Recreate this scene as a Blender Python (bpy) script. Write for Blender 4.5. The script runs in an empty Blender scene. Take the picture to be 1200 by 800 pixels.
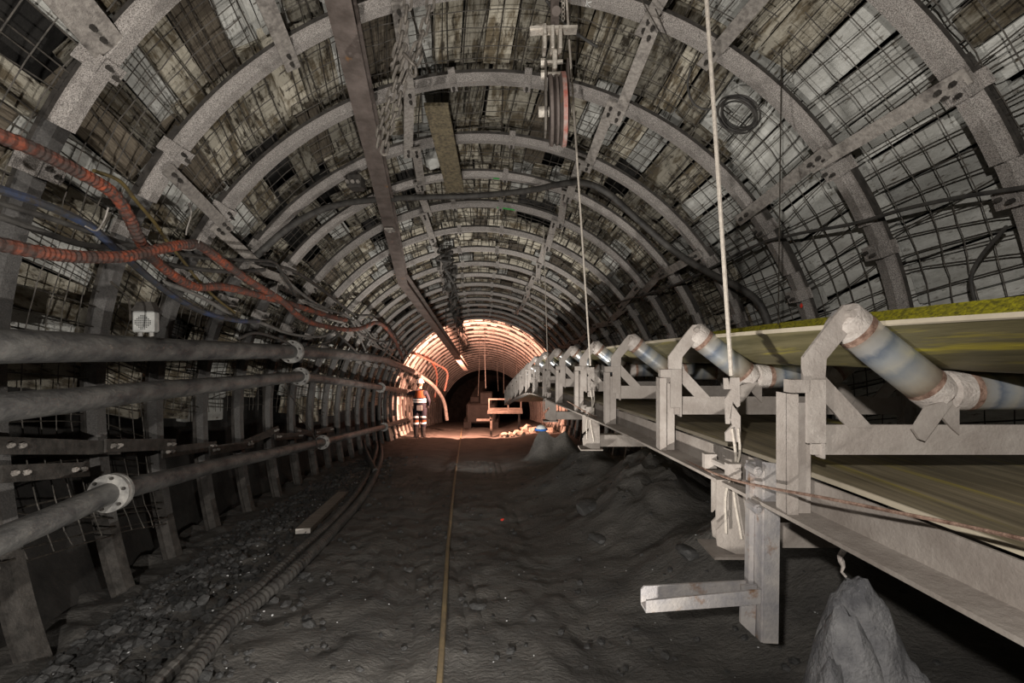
import bpy, bmesh, math, random
from mathutils import Vector, Matrix, noise
random.seed(7)
SC = bpy.context.scene
COL = SC.collection
V = Vector
PI = math.pi
F = 560.0                       # focal length in pixels of the 1200 x 800 frame

# ------------------------------------------------------------------ camera, world, lights, exposure
cam_d = bpy.data.cameras.new('camera'); cam_d.sensor_width = 36.0; cam_d.lens = F / 1200 * 36
cam_d.clip_start = 0.02; cam_d.clip_end = 200
cam = bpy.data.objects.new('camera', cam_d); COL.objects.link(cam)
cam.location = (0, 0, 0); cam.rotation_euler = (PI / 2, 0, 0)
SC.camera = cam
w = bpy.data.worlds.new('world'); SC.world = w; w.use_nodes = True
w.node_tree.nodes['Background'].inputs[0].default_value = (0.5, 0.5, 0.52, 1)
w.node_tree.nodes['Background'].inputs[1].default_value = 0.0
SC.view_settings.view_transform = 'Standard'; SC.view_settings.look = 'None'
SC.view_settings.gamma = 1.0; SC.view_settings.use_curve_mapping = False
SC.view_settings.exposure = 0.42

def spot(name, loc, target, power, col, angle=150, blend=.5, radius=.06):
    l = bpy.data.lights.new(name, 'SPOT'); l.energy = power; l.color = col
    l.spot_size = math.radians(angle); l.spot_blend = blend; l.shadow_soft_size = radius
    o = bpy.data.objects.new(name, l); COL.objects.link(o); o.location = loc
    o.rotation_euler = (V(target) - V(loc)).to_track_quat('-Z', 'Y').to_euler()
    return o
WHITE = (1.0, .95, .88)
spot('unseen_flood', (-.55, -.8, .55), (.6, 4, .3), 255, WHITE, 155, .3, .03)  # unseen key set behind the camera
spot('unseen_flood', (-.15, 1.0, -1.02), (-1.1, 3.4, .8), 135, WHITE, 165, .6, .03)  # unseen low spot below the frame, added to lift ceiling and left pipes
spot('unseen_flood', (-.1, 3.7, -1.5), (-.45, 6.2, 1.7), 105, WHITE, 150, .7, .03)  # unseen fill added at mid tunnel, cone turned away from the camera
spot('unseen_flood', (-.45, 7.2, -1.85), (-.7, 10, 1.1), 230, WHITE, 150, .7, .03)  # second added fill, unseen, brightens the arches farther in
spot('work_lamp', (-1.45, 14.35, -1.2), (-1.25, 19, -1.6), 1650, (1.0, .46, .31), 168, .2, .12)

# ------------------------------------------------------------------ the tunnel's line, measured along Y
def interp(tab):
    ys = [a for a, b in tab]; zs = [b for a, b in tab]
    n = len(ys)
    ms = []
    for i in range(n):
        if i == 0: ms.append((zs[1] - zs[0]) / (ys[1] - ys[0]))
        elif i == n - 1: ms.append((zs[-1] - zs[-2]) / (ys[-1] - ys[-2]))
        else: ms.append((zs[i + 1] - zs[i - 1]) / (ys[i + 1] - ys[i - 1]))
    def f(y):
        if y <= ys[0]: return zs[0] + ms[0] * (y - ys[0])
        if y >= ys[-1]: return zs[-1] + ms[-1] * (y - ys[-1])
        i = 0
        while ys[i + 1] < y: i += 1
        h = ys[i + 1] - ys[i]; t = (y - ys[i]) / h
        return ((2*t**3 - 3*t*t + 1) * zs[i] + (t**3 - 2*t*t + t) * h * ms[i]
                + (-2*t**3 + 3*t*t) * zs[i + 1] + (t**3 - t*t) * h * ms[i + 1])
    return f
R = 2.62
xc = interp([(-2, .25), (0, .2), (2.4, .06), (3.14, -.07), (3.83, -.19), (4.6, -.32), (5.34, -.39), (7, -.5), (10, -.72), (14.8, -1.0), (19, -1.2), (30, -1.6), (40, -1.9)])
za = interp([(-2, 2.85), (0, 2.72), (1.65, 2.53), (2.4, 2.43), (3.14, 2.29), (3.83, 2.08), (4.6, 1.94), (5.34, 1.85), (6.1, 1.74), (6.85, 1.59), (7.6, 1.45), (8.35, 1.34), (9.1, 1.25), (9.85, 1.16), (10.6, 1.06), (11.35, .99), (12.1, .91), (14.8, .62), (18, .1), (22, -.55), (30, -1.9), (40, -3.6)])
zc = lambda y: za(y) - R
fb = interp([(-2, -1.15), (0, -1.36), (2.4, -1.56), (3.14, -1.62), (4.6, -1.77), (8, -2.15), (14.8, -2.96), (19, -3.46), (30, -5.0), (40, -6.6)])
def sm(a, b, x):
    t = max(0, min(1, (x - a) / (b - a))); return t * t * (3 - 2 * t)
cvx = lambda y: 1.05 - .0893 * y                      # near side of the conveyor
cvz = interp([(0, .125), (1.5, .107), (2.5, .08), (3.5, .043), (4.5, -.008), (5.5, -.06), (6.5, -.105), (7.5, -.17), (8.5, -.27), (9.5, -.43), (10.5, -.6), (12.5, -.95), (14.5, -1.35), (20, -2.5)])
HEAPS = [(.95, 6.3, .42, .6), (1.2, 4.35, .36, .6), (1.25, 3.1, .2, .42), (.56, 9.2, .62, .20), (1.0, 9.2, .48, .22), (1.6, 5.2, .5, .6), (1.9, 3.0, .35, .6)]
def floor_z(x, y):
    u = x - xc(y)
    z = fb(y)
    z += -.03 * sm(-1.25, -2.35, u) + .12 * sm(.9, 1.8, u)
    z += .035 * noise.noise(V((x * 1.3, y * .8, 3.1))) + .02 * noise.noise(V((x * 4, y * 2.6, 1.7)))
    z += .05 * sm(-1.2, -1.7, u) * noise.noise(V((x * 7, y * 7, 9)))
    rt = math.exp(-((u + .62 + .05 * math.sin(y)) / .14) ** 2) + math.exp(-((u - .42) / .16) ** 2)
    z -= .035 * rt
    for hx, hy, hh, hr in HEAPS:
        d2 = ((x - hx) ** 2 + (y - hy) ** 2) / hr ** 2
        if d2 < 9: z += hh * math.exp(-d2) * (1 + .3 * noise.noise(V((x * 5, y * 5, 4))) + .10 * noise.noise(V((x * 13, y * 13, 8))))
    return z
def ray(px, py, y): return V(((px - 600) / F * y, y, (400 - py) / F * y))
def bis(g, a, b):
    for _ in range(48):
        m = (a + b) / 2
        if g(m) > 0: b = m
        else: a = m
    return (a + b) / 2
def hit(px, py, off=0.0):             # where a line of sight meets the tunnel lining, off metres inside it
    def g(y):
        p = ray(px, py, y); return math.hypot(p.x - xc(y), p.z - zc(y)) - (R - off)
    return ray(px, py, bis(g, .2, 40))
def flr(px, py, h=0.0):
    def g(y):
        p = ray(px, py, y); return floor_z(p.x, y) + h - p.z
    return ray(px, py, bis(g, .4, 40))
def onring(y, deg, off=0.0):
    a = math.radians(deg); r = R - off
    return V((xc(y) + r * math.cos(a), y, zc(y) + r * math.sin(a)))

# ------------------------------------------------------------------ materials
MATS = {}
def mat(name, c1, c2, scale=6, rough=.75, metal=0.0, bump=.3, bscale=None, ramp=(.35, .65), c3=None, c3scale=30, c3ramp=(.55, .7), perobj=0.0, stretch=(1, 1, 1), spec=.4, fine=0.0):
    m = bpy.data.materials.new(name); m.use_nodes = True; MATS[name] = m
    nt = m.node_tree; N = nt.nodes; L = nt.links
    b = N['Principled BSDF']; b.inputs['Metallic'].default_value = metal; b.inputs['Roughness'].default_value = rough
    b.inputs['Specular IOR Level'].default_value = spec
    tc = N.new('ShaderNodeTexCoord'); mp = N.new('ShaderNodeMapping'); mp.inputs['Scale'].default_value = stretch
    L.new(tc.outputs['Object'], mp.inputs['Vector'])
    oi = N.new('ShaderNodeObjectInfo')
    ml = N.new('ShaderNodeMath'); ml.operation = 'MULTIPLY'; ml.inputs[1].default_value = 37.0; L.new(oi.outputs['Random'], ml.inputs[0])
    L.new(ml.outputs[0], mp.inputs['Location'])
    def nz(s, d=6):
        n = N.new('ShaderNodeTexNoise'); n.inputs['Scale'].default_value = s; n.inputs['Detail'].default_value = d
        n.inputs['Roughness'].default_value = .65; L.new(mp.outputs[0], n.inputs['Vector']); return n
    def rmp(src, a, b_):
        r = N.new('ShaderNodeMapRange'); r.inputs[1].default_value = a; r.inputs[2].default_value = b_; L.new(src, r.inputs[0]); return r
    n1 = nz(scale); r1 = rmp(n1.outputs[0], *ramp)
    mx = N.new('ShaderNodeMix'); mx.data_type = 'RGBA'; mx.inputs[6].default_value = (*c1, 1); mx.inputs[7].default_value = (*c2, 1)
    L.new(r1.outputs[0], mx.inputs[0]); out = mx.outputs[2]
    if c3:
        n3 = nz(c3scale, 4); r3 = rmp(n3.outputs[0], *c3ramp)
        m3 = N.new('ShaderNodeMix'); m3.data_type = 'RGBA'; L.new(out, m3.inputs[6]); m3.inputs[7].default_value = (*c3, 1)
        L.new(r3.outputs[0], m3.inputs[0]); out = m3.outputs[2]
    if perobj:
        hv = N.new('ShaderNodeHueSaturation'); r4 = N.new('ShaderNodeMapRange'); r4.inputs[3].default_value = 1 - perobj; r4.inputs[4].default_value = 1 + perobj
        L.new(oi.outputs['Random'], r4.inputs[0]); L.new(r4.outputs[0], hv.inputs['Value']); L.new(out, hv.inputs['Color']); out = hv.outputs[0]
    L.new(out, b.inputs['Base Color'])
    if bump:
        nb = nz(bscale or scale * 6, 8); bp = N.new('ShaderNodeBump'); bp.inputs['Strength'].default_value = bump; bp.inputs['Distance'].default_value = .02
        L.new(nb.outputs[0], bp.inputs['Height']); L.new(bp.outputs[0], b.inputs['Normal'])
    return m
mat('rock', (.012, .011, .010), (.035, .032, .029), 3, .95, bump=.8, bscale=9)
mat('coal', (.046, .043, .040), (.092, .085, .077), 2.5, .8, bump=1.0, bscale=26, c3=(.14, .128, .115), c3scale=70, c3ramp=(.60, .8), spec=.45, stretch=(1, 1.6, 1))
mat('coal_stone', (.030, .030, .030), (.075, .073, .072), 9, .7, bump=.6, bscale=40, perobj=.3, spec=.5)
mat('spoil', (.14, .14, .15), (.32, .315, .32), 8, .85, bump=1.0, bscale=50, c3=(.35, .35, .36), c3scale=120, c3ramp=(.62, .75))
mat('pale_stone', (.35, .36, .37), (.7, .7, .7), 20, .6, bump=.2)
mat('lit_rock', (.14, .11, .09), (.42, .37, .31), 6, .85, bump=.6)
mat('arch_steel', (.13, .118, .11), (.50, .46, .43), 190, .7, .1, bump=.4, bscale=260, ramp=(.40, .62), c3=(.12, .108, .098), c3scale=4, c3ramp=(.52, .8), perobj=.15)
mat('shaded_leg_steel', (.07, .066, .064), (.135, .128, .122), 120, .7, .1, bump=.4, bscale=200, c3=(.04, .037, .035), c3scale=4, c3ramp=(.5, .75), perobj=.2)  # darker tone puts the left side's weaker light into the colour
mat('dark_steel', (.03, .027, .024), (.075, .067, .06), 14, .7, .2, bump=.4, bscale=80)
mat('slab', (.12, .096, .062), (.38, .35, .285), 2.6, .9, bump=.6, bscale=40, ramp=(.42, .54), c3=(.05, .04, .028), c3scale=5, c3ramp=(.55, .64), perobj=.5)
mat('slab_pale', (.33, .325, .30), (.58, .58, .55), 4, .9, bump=.5, bscale=40, c3=(.09, .075, .055), c3scale=8, c3ramp=(.56, .70), perobj=.3)
mat('board', (.075, .058, .042), (.19, .16, .12), 5, .9, bump=.5, bscale=30, stretch=(6, 1, 6), perobj=.4)
mat('wire', (.022, .019, .016), (.085, .074, .062), 30, .6, .3, bump=.2)
mat('strut_steel', (.20, .18, .165), (.36, .33, .30), 40, .7, .15, bump=.4, bscale=120, c3=(.07, .06, .055), c3scale=7, c3ramp=(.55, .72), perobj=.18)
mat('pipe', (.055, .054, .055), (.17, .165, .155), 9, .5, .25, bump=.5, bscale=40, stretch=(1, .5, 1), c3=(.27, .25, .22), c3scale=26, c3ramp=(.62, .8))
mat('flange', (.16, .155, .15), (.40, .385, .36), 12, .6, .2, bump=.3, bscale=60)
mat('orange_hose', (.36, .075, .03), (.06, .036, .03), 5, .7, bump=.3, ramp=(.33, .60), c3=(.06, .045, .04), c3scale=26, c3ramp=(.40, .62))
mat('blue_hose', (.04, .06, .13), (.045, .048, .055), 6, .55, bump=.2, ramp=(.35, .55), c3=(.05, .045, .04), c3scale=15, c3ramp=(.45, .65))
mat('black_rubber', (.028, .026, .025), (.075, .07, .064), 9, .6, bump=.2, bscale=60)
mat('grey_rubber', (.10, .095, .09), (.20, .19, .175), 9, .6, bump=.2, bscale=60)
mat('yellow_cable', (.14, .10, .03), (.07, .055, .03), 12, .6, bump=.2)
mat('tan_cable', (.20, .15, .08), (.13, .10, .065), 10, .6, bump=.2)
mat('rope', (.50, .45, .39), (.36, .32, .28), 60, .7, bump=.4, bscale=220)
mat('dusty_paint', (.25, .218, .196), (.35, .315, .288), 7, .85, bump=.3, bscale=60, c3=(.24, .21, .19), c3scale=11, c3ramp=(.6, .78), perobj=.06)
mat('stringer_paint', (.20, .172, .152), (.30, .268, .242), 6, .85, bump=.3, bscale=60, c3=(.58, .53, .46), c3scale=5, c3ramp=(.68, .8))
mat('raw_steel', (.27, .26, .27), (.42, .39, .37), 12, .5, .45, bump=.25, bscale=80, c3=(.22, .13, .08), c3scale=14, c3ramp=(.6, .75))
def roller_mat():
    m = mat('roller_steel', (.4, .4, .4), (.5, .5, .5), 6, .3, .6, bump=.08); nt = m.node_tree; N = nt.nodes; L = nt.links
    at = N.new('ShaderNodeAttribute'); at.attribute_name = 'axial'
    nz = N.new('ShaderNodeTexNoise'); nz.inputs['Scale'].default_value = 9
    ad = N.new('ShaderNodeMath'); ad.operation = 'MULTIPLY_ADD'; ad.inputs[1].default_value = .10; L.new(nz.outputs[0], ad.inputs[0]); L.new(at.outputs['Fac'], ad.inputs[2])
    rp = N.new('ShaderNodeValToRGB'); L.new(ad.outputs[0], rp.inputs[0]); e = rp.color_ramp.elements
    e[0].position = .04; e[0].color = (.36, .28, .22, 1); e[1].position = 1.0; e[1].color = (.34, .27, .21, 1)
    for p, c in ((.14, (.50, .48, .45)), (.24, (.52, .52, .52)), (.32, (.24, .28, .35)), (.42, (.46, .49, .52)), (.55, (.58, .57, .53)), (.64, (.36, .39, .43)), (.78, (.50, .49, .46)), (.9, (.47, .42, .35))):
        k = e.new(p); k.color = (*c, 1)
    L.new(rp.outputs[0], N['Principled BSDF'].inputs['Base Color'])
roller_mat()
mat('roller_dust', (.40, .35, .32), (.58, .53, .49), 30, .85, bump=.6, bscale=120)
mat('roller_rust', (.12, .065, .045), (.33, .22, .17), 40, .85, bump=.5, bscale=90)
mat('belt', (.085, .075, .036), (.175, .152, .08), 3, .55, bump=.15, stretch=(7, .4, 7), c3=(.36, .30, .03), c3scale=2.0, c3ramp=(.58, .72))
mat('return_belt', (.10, .083, .052), (.25, .21, .135), 3.5, .55, bump=.1, stretch=(9, .3, 9), c3=(.34, .28, .05), c3scale=1.4, c3ramp=(.60, .70))
mat('belt_edge', (.50, .44, .34), (.40, .35, .27), 6, .8, bump=.1)
mat('yellow_weave', (.55, .50, .02), (.12, .11, .02), 60, .7, bump=.4, bscale=140)
mat('rail_steel', (.10, .08, .07), (.19, .155, .14), 6, .6, .25, bump=.3, bscale=50, c3=(.26, .13, .05), c3scale=5, c3ramp=(.66, .75))
mat('chain_steel', (.10, .088, .078), (.22, .195, .17), 25, .6, .3, bump=.3)
mat('bare_metal', (.42, .38, .33), (.80, .74, .66), 16, .45, .35, bump=.4, c3=(.22, .17, .14), c3scale=12, c3ramp=(.55, .7))
mat('worn_red', (.40, .12, .09), (.42, .36, .33), 18, .6, .2, bump=.3)
mat('plank_wood', (.07, .058, .042), (.22, .18, .11), 34, .85, bump=.5, bscale=60)
mat('grey_plank', (.12, .105, .09), (.24, .21, .18), 8, .8, bump=.3, stretch=(1, 6, 6))
mat('plank_end', (.55, .50, .45), (.68, .64, .6), 30, .8, bump=.1)
mat('sensor_case', (.30, .30, .29), (.45, .45, .43), 14, .6, .2, bump=.1)
mat('hole_black', (.008, .008, .008), (.015, .015, .015), 10, .9, bump=0)
mat('chalk', (.80, .80, .78), (.7, .7, .68), 10, .9, bump=0)
mat('green_paint', (.02, .45, .06), (.03, .25, .05), 40, .7, bump=0)
mat('red_tag', (.75, .05, .03), (.6, .05, .03), 10, .6, bump=0)
mat('navy', (.004, .005, .013), (.007, .008, .018), 20, .85, bump=.1)
mat('orange_cloth', (.12, .034, .008), (.16, .045, .011), 20, .85, bump=.1)
mat('reflective', (.82, .84, .85), (.92, .93, .94), 20, .4, bump=0)
mat('helmet_white', (.50, .53, .54), (.62, .64, .65), 10, .35, bump=0)
mat('helmet_blue', (.03, .14, .5), (.03, .12, .4), 10, .35, bump=0)
mat('skin', (.42, .24, .17), (.5, .3, .22), 10, .6, bump=0)
mat('glove', (.02, .02, .025), (.05, .05, .055), 20, .8, bump=.1)
mat('glove_cuff', (.78, .78, .76), (.9, .9, .9), 20, .7, bump=0)
mat('boot', (.012, .012, .012), (.03, .03, .03), 20, .6, bump=.1)
mat('hair', (.02, .015, .01), (.04, .03, .02), 30, .8, bump=.1)
mat('machine', (.008, .0075, .007), (.02, .018, .017), 5, .7, .1, bump=.4)
mat('pale_paint', (.05, .042, .037), (.11, .095, .082), 8, .7, bump=.2)

# ------------------------------------------------------------------ mesh building
ORG = {}
class MB:
    def __init__(s): s.v = []; s.f = []
    def add(s, vs, fs):
        n = len(s.v); s.v += [V(p) for p in vs]; s.f += [tuple(i + n for i in f) for f in fs]; return s
    def hexa(s, p):     # 8 points: 4 bottom ccw, 4 top
        return s.add(p, [(3, 2, 1, 0), (4, 5, 6, 7), (0, 1, 5, 4), (1, 2, 6, 5), (2, 3, 7, 6), (3, 0, 4, 7)])
    def box(s, c, d, m=None):
        x, y, z = [q / 2 for q in d]
        p = [V(q) for q in ((-x, -y, -z), (x, -y, -z), (x, y, -z), (-x, y, -z), (-x, -y, z), (x, -y, z), (x, y, z), (-x, y, z))]
        if m is not None: p = [m @ q for q in p]
        return s.hexa([q + V(c) for q in p])
    def bar(s, a, b, wd, th, up=(0, 0, 1)):     # flat bar from a to b, width along (dir x up), thickness along up
        a, b = V(a), V(b); d = (b - a).normalized(); sd = d.cross(V(up)).normalized(); u = sd.cross(d).normalized()
        sd *= wd / 2; u *= th / 2
        return s.hexa([a - sd - u, a + sd - u, b + sd - u, b - sd - u, a - sd + u, a + sd + u, b + sd + u, b - sd + u])
    def tube(s, pts, r, n=8, cap=True, closed=False):
        pts = [V(p) for p in pts]; m = len(pts)
        rf = r if callable(r) else (lambda i: r)
        t0 = (pts[1] - pts[0]).normalized()
        nrm = t0.cross(V((0, 0, 1)))
        if nrm.length < 1e-3: nrm = t0.cross(V((1, 0, 0)))
        nrm.normalize(); base = len(s.v)
        for i, p in enumerate(pts):
            a = pts[(i - 1) % m] if (closed or i > 0) else pts[i]; b = pts[(i + 1) % m] if (closed or i < m - 1) else pts[i]
            t = (b - a).normalized(); nrm = (nrm - t * nrm.dot(t)).normalized(); bn = t.cross(nrm)
            for k in range(n):
                q = 2 * PI * k / n; s.v.append(p + (nrm * math.cos(q) + bn * math.sin(q)) * rf(i))
        for i in range(m if closed else m - 1):
            j = (i + 1) % m
            for k in range(n):
                l = (k + 1) % n; s.f.append((base + i * n + k, base + i * n + l, base + j * n + l, base + j * n + k))
        if cap and not closed:
            s.f.append(tuple(base + k for k in reversed(range(n)))); s.f.append(tuple(base + (m - 1) * n + k for k in range(n)))
        return s
    def cyl(s, a, b, r, n=16, r2=None):
        return s.tube([a, b], (lambda i: r if i == 0 else (r if r2 is None else r2)), n)
    def prism(s, poly, o, ux, uy, th):      # polygon (2d) in the plane o + x ux + y uy, extruded th along ux x uy both ways
        o, ux, uy = V(o), V(ux), V(uy); nn = ux.cross(uy).normalized() * th / 2; k = len(poly); base = len(s.v)
        for sg in (-1, 1): s.v += [o + ux * x + uy * y + nn * sg for x, y in poly]
        s.f.append(tuple(base + i for i in reversed(range(k)))); s.f.append(tuple(base + k + i for i in range(k)))
        for i in range(k): j = (i + 1) % k; s.f.append((base + i, base + j, base + k + j, base + k + i))
        return s
    def sweep(s, secs, closed=True, cap=True):  # list of point lists
        n = len(secs[0]); base = len(s.v)
        for q in secs: s.v += [V(p) for p in q]
        for i in range(len(secs) - 1):
            for k in range(n if closed else n - 1):
                l = (k + 1) % n; s.f.append((base + i * n + k, base + i * n + l, base + (i + 1) * n + l, base + (i + 1) * n + k))
        if cap and closed:
            s.f.append(tuple(base + k for k in reversed(range(n)))); s.f.append(tuple(base + (len(secs) - 1) * n + k for k in range(n)))
        return s
    def rock(s, c, r, seed, sub=1, sq=(1, 1, 1)):
        ic = ICO[sub]; rnd = random.Random(seed); off = V((rnd.random() * 50, rnd.random() * 50, rnd.random() * 50))
        q = Matrix.Rotation(rnd.random() * 6.28, 3, 'Z')
        vs = []
        for p in ic[0]:
            k = 1 + .55 * noise.noise(p * 1.4 + off); vs.append(q @ V((p.x * k * r * sq[0], p.y * k * r * sq[1], p.z * k * r * sq[2])) + V(c))
        return s.add(vs, ic[1])
    def mesh(s, name, o=(0, 0, 0), smooth=False):
        me = bpy.data.meshes.new(name); o = V(o); me.from_pydata([tuple(p - o) for p in s.v], [], s.f); me.update()
        bm = bmesh.new(); bm.from_mesh(me); bmesh.ops.recalc_face_normals(bm, faces=bm.faces); bm.to_mesh(me); bm.free()
        if smooth:
            me.polygons.foreach_set('use_smooth', [True] * len(me.polygons))
            try: me.set_sharp_from_angle(angle=math.radians(40))
            except Exception: pass
        return me
    def build(s, name, m, parent=None, smooth=False, bevel=0):
        if parent is not None: o = ORG.get(parent.name, V((0, 0, 0)))
        else:
            xs = [p.x for p in s.v]; ys = [p.y for p in s.v]; zs = [p.z for p in s.v]
            o = V(((min(xs) + max(xs)) / 2, (min(ys) + max(ys)) / 2, min(zs)))
        ob = link(name, s.mesh(name, o, smooth), m, parent)
        if parent is None: ob.location = o
        ORG[ob.name] = o
        if bevel:
            md = ob.modifiers.new('bevel', 'BEVEL'); md.width = bevel; md.segments = 1; md.limit_method = 'ANGLE'
        return ob
ICO = {}
for sub in (1, 2, 3):
    bm = bmesh.new(); bmesh.ops.create_icosphere(bm, subdivisions=sub, radius=1)
    ICO[sub] = ([v.co.copy() for v in bm.verts], [tuple(v.index for v in f.verts) for f in bm.faces]); bm.free()
def link(name, me, m, parent=None):
    if m and not me.materials: me.materials.append(MATS[m])
    ob = bpy.data.objects.new(name, me); COL.objects.link(ob)
    if parent is not None: ob.parent = parent
    return ob
def thing(name, loc, label, cat, group=None, rz=0):
    o = bpy.data.objects.new(name, None); COL.objects.link(o); o.location = loc; o.rotation_euler = (0, 0, rz)
    o.empty_display_size = .1; ORG[o.name] = V(loc)
    return tag(o, label, cat, group)
def tag(o, label, cat, group=None, kind=None):
    o['label'] = label; o['category'] = cat
    if group: o['group'] = group
    if kind: o['kind'] = kind
    return o
def copy_tree(o, parent=None):
    c = o.copy(); COL.objects.link(c); c.parent = parent
    for ch in list(KIDS.get(o.name, o.children)): copy_tree(ch, c)
    return c
KIDS = {}
def spline(pts, n=8):
    pts = [V(p) for p in pts]; out = []
    P = [pts[0] * 2 - pts[1]] + pts + [pts[-1] * 2 - pts[-2]]
    for i in range(1, len(P) - 2):
        a, b, c, d = P[i - 1:i + 3]
        for k in range(n):
            t = k / n
            out.append(.5 * ((2 * b) + (c - a) * t + (2 * a - 5 * b + 4 * c - d) * t * t + (3 * b - a - 3 * c + d) * t ** 3))
    out.append(pts[-1]); return out
ORD = ['first', 'second', 'third', 'fourth', 'fifth', 'sixth', 'seventh', 'eighth', 'ninth', 'tenth', 'eleventh', 'twelfth', 'thirteenth', 'fourteenth', 'fifteenth', 'sixteenth', 'seventeenth', 'eighteenth', 'nineteenth', 'twentieth', 'twenty-first', 'twenty-second', 'twenty-third', 'twenty-fourth', 'twenty-fifth', 'twenty-sixth', 'twenty-seventh', 'twenty-eighth', 'twenty-ninth', 'thirtieth', 'thirty-first', 'thirty-second', 'thirty-third', 'thirty-fourth', 'thirty-fifth', 'thirty-sixth']

# ------------------------------------------------------------------ setting: floor and rock shell
def frange(a, b, st):
    out = []
    while a < b: out.append(a); a += st
    return out
ys = frange(-1.8, 1.2, .2) + frange(1.2, 5, .035) + frange(5, 9, .07) + frange(9, 16, .15) + frange(16, 36.1, .5)
us = frange(-2.75, -1.1, .045) + frange(-1.1, .5, .025) + frange(.5, 1.5, .05) + frange(1.5, 2.81, .09)
fl = MB()
secs = []
for y in ys:
    c = xc(y); row = []
    for u in us:
        x = c + u; z = floor_z(x, y)
        if y < 9: z += .018 * noise.fractal(V((x * 9, y * 6, 0)), 1.0, 2.0, 3) + .006 * noise.noise(V((x * 2, y * 30, 5))) - .014 * sm(.1, .35, noise.noise(V((x * 1.1, y * .7, 21)))) * max(0, math.sin(u * 62)) * sm(1.1, .8, abs(u + .35))
        row.append((x, y, z))
    secs.append(row)
fl.sweep(secs, closed=False)
FLOOR = fl.build('floor', 'coal', smooth=True); FLOOR['kind'] = 'structure'; FLOOR['label'] = 'black coal-dust tunnel floor with ruts and heaps'
ANG = {'wall_left': (142, 222), 'ceiling': (38, 142), 'wall_right': (-42, 38)}
SHELL = {}
for nm, (a0, a1) in ANG.items():
    m = MB(); secs = []
    for y in frange(-1.8, 36.1, .3):
        row = []
        for k in range(25):
            a = a0 + (a1 - a0) * k / 24; q = onring(y, a, -.42)
            d = .10 * noise.noise(V((q.x * 1.7, y * 1.7, q.z * 1.7))); row.append(onring(y, a, -.42 - d if 0 < k < 24 else -.42))
        secs.append(row)
    m.sweep(secs, closed=False)
    SHELL[nm] = m.build(nm, 'rock', smooth=True); SHELL[nm]['kind'] = 'structure'
for nm, y in (('wall_back', -1.75), ('wall_end', 36)):
    m = MB(); m.add([onring(y, a, -.5) for a in range(0, 360, 15)], [tuple(range(24))])
    o = m.build(nm, 'rock'); o['kind'] = 'structure'

# ------------------------------------------------------------------ steel arches
RY = [2.4, 3.14, 3.83, 4.6, 5.34] + [6.1 + .75 * k for k in range(31)]
PROF = [(-.036, 0), (.036, 0), (.052, .052), (.068, .052), (.068, .078), (.043, .078), (.027, .011), (-.027, .011), (-.043, .078), (-.068, .078), (-.068, .052), (-.052, .052)]
def arcmesh(name, a0, a1, r, n):
    m = MB(); secs = []
    for k in range(n + 1):
        a = math.radians(a0 + (a1 - a0) * k / n); ax_ = a
        if math.sin(a) < 0:      # below the springing the legs stand straighter than the circle
            ax_ = a * .75 if math.cos(a) > 0 else PI + (a - PI) * .75
        secs.append([V(((r + q) * math.cos(ax_), p, (r + q) * math.sin(a))) for p, q in PROF])
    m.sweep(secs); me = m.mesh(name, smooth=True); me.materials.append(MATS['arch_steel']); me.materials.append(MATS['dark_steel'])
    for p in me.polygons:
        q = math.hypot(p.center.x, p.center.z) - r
        if q > .0525: p.material_index = 1  # lip faces darkened, shade on the flange rim painted in
    return me
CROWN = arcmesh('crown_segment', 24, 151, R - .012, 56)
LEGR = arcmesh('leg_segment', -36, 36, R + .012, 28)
LEGL = arcmesh('leg_segment', 140, 218, R + .012, 28); LEGL.materials[0] = MATS['shaded_leg_steel']  # only the left legs, dimmed by colour
def clampmesh(a, lug=False):
    m = MB(); r = R - .012; t = math.radians(a); rad = V((math.cos(t), 0, math.sin(t))); tan = V((-math.sin(t), 0, math.cos(t))); Y = V((0, 1, 0))
    B = Matrix((tan, Y, rad)).transposed()
    wd = .028 if lug else .045
    m.box(rad * (r - .010), (wd * 2, .10, .016), B)
    for sg in (-1, 1):
        m.box(rad * (r + .032) + Y * sg * .064, (wd * 2, .014, .095), B)
        m.box(rad * (r + .074) + Y * sg * .085, (wd * 2, .045, .014), B)
    return m.mesh('lug' if lug else 'clamp')
def boltmesh(a, sg=0):
    m = MB(); r = R - .012; t = math.radians(a); rad = V((math.cos(t), 0, math.sin(t))); tan = V((-math.sin(t), 0, math.cos(t))); Y = V((0, 1, 0))
    c = rad * (r - .018) + tan * (.012 * sg) + Y * (.028 * sg)
    m.tube([c, c - rad * .022, c - rad * .0221, c - rad * .038], lambda i: (.013, .013, .008, .008)[i], 6)
    return m.mesh('bolt')
CLA = [20, 33, 143, 156]
CLM = {a: (clampmesh(a), boltmesh(a, -1), boltmesh(a, 1)) for a in CLA}
LUGM = {a: (clampmesh(a, True), boltmesh(a)) for a in (83, 96)}
ARCH = []
for i, y in enumerate(RY):
    if i == 0: lab = 'grey dust-speckled steel support arch nearest the camera, cut by the frame edges'
    elif y < 14.6: lab = f'grey dust-speckled steel support arch, {ORD[i]} from the camera'
    else: lab = f'steel support arch in the warm lit far stretch, {ORD[i]} from the camera'
    t = thing('support_arch', (xc(y), y, zc(y)), lab, 'arch', 'steel arches along the tunnel'); t.rotation_euler = (random.uniform(-.008, .008), random.uniform(-.01, .01), 0)
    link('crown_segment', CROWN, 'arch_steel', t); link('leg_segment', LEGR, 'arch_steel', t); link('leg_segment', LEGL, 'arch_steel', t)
    if i < 16:
        for a in CLA:
            c = link('clamp', CLM[a][0], 'arch_steel', t); link('bolt', CLM[a][1], 'dark_steel', c); link('bolt', CLM[a][2], 'dark_steel', c)
        if i >= 2:
            for a in LUGM:
                c = link('lug', LUGM[a][0], 'arch_steel', t); link('bolt', LUGM[a][1], 'dark_steel', c)
    ARCH.append(t)
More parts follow.
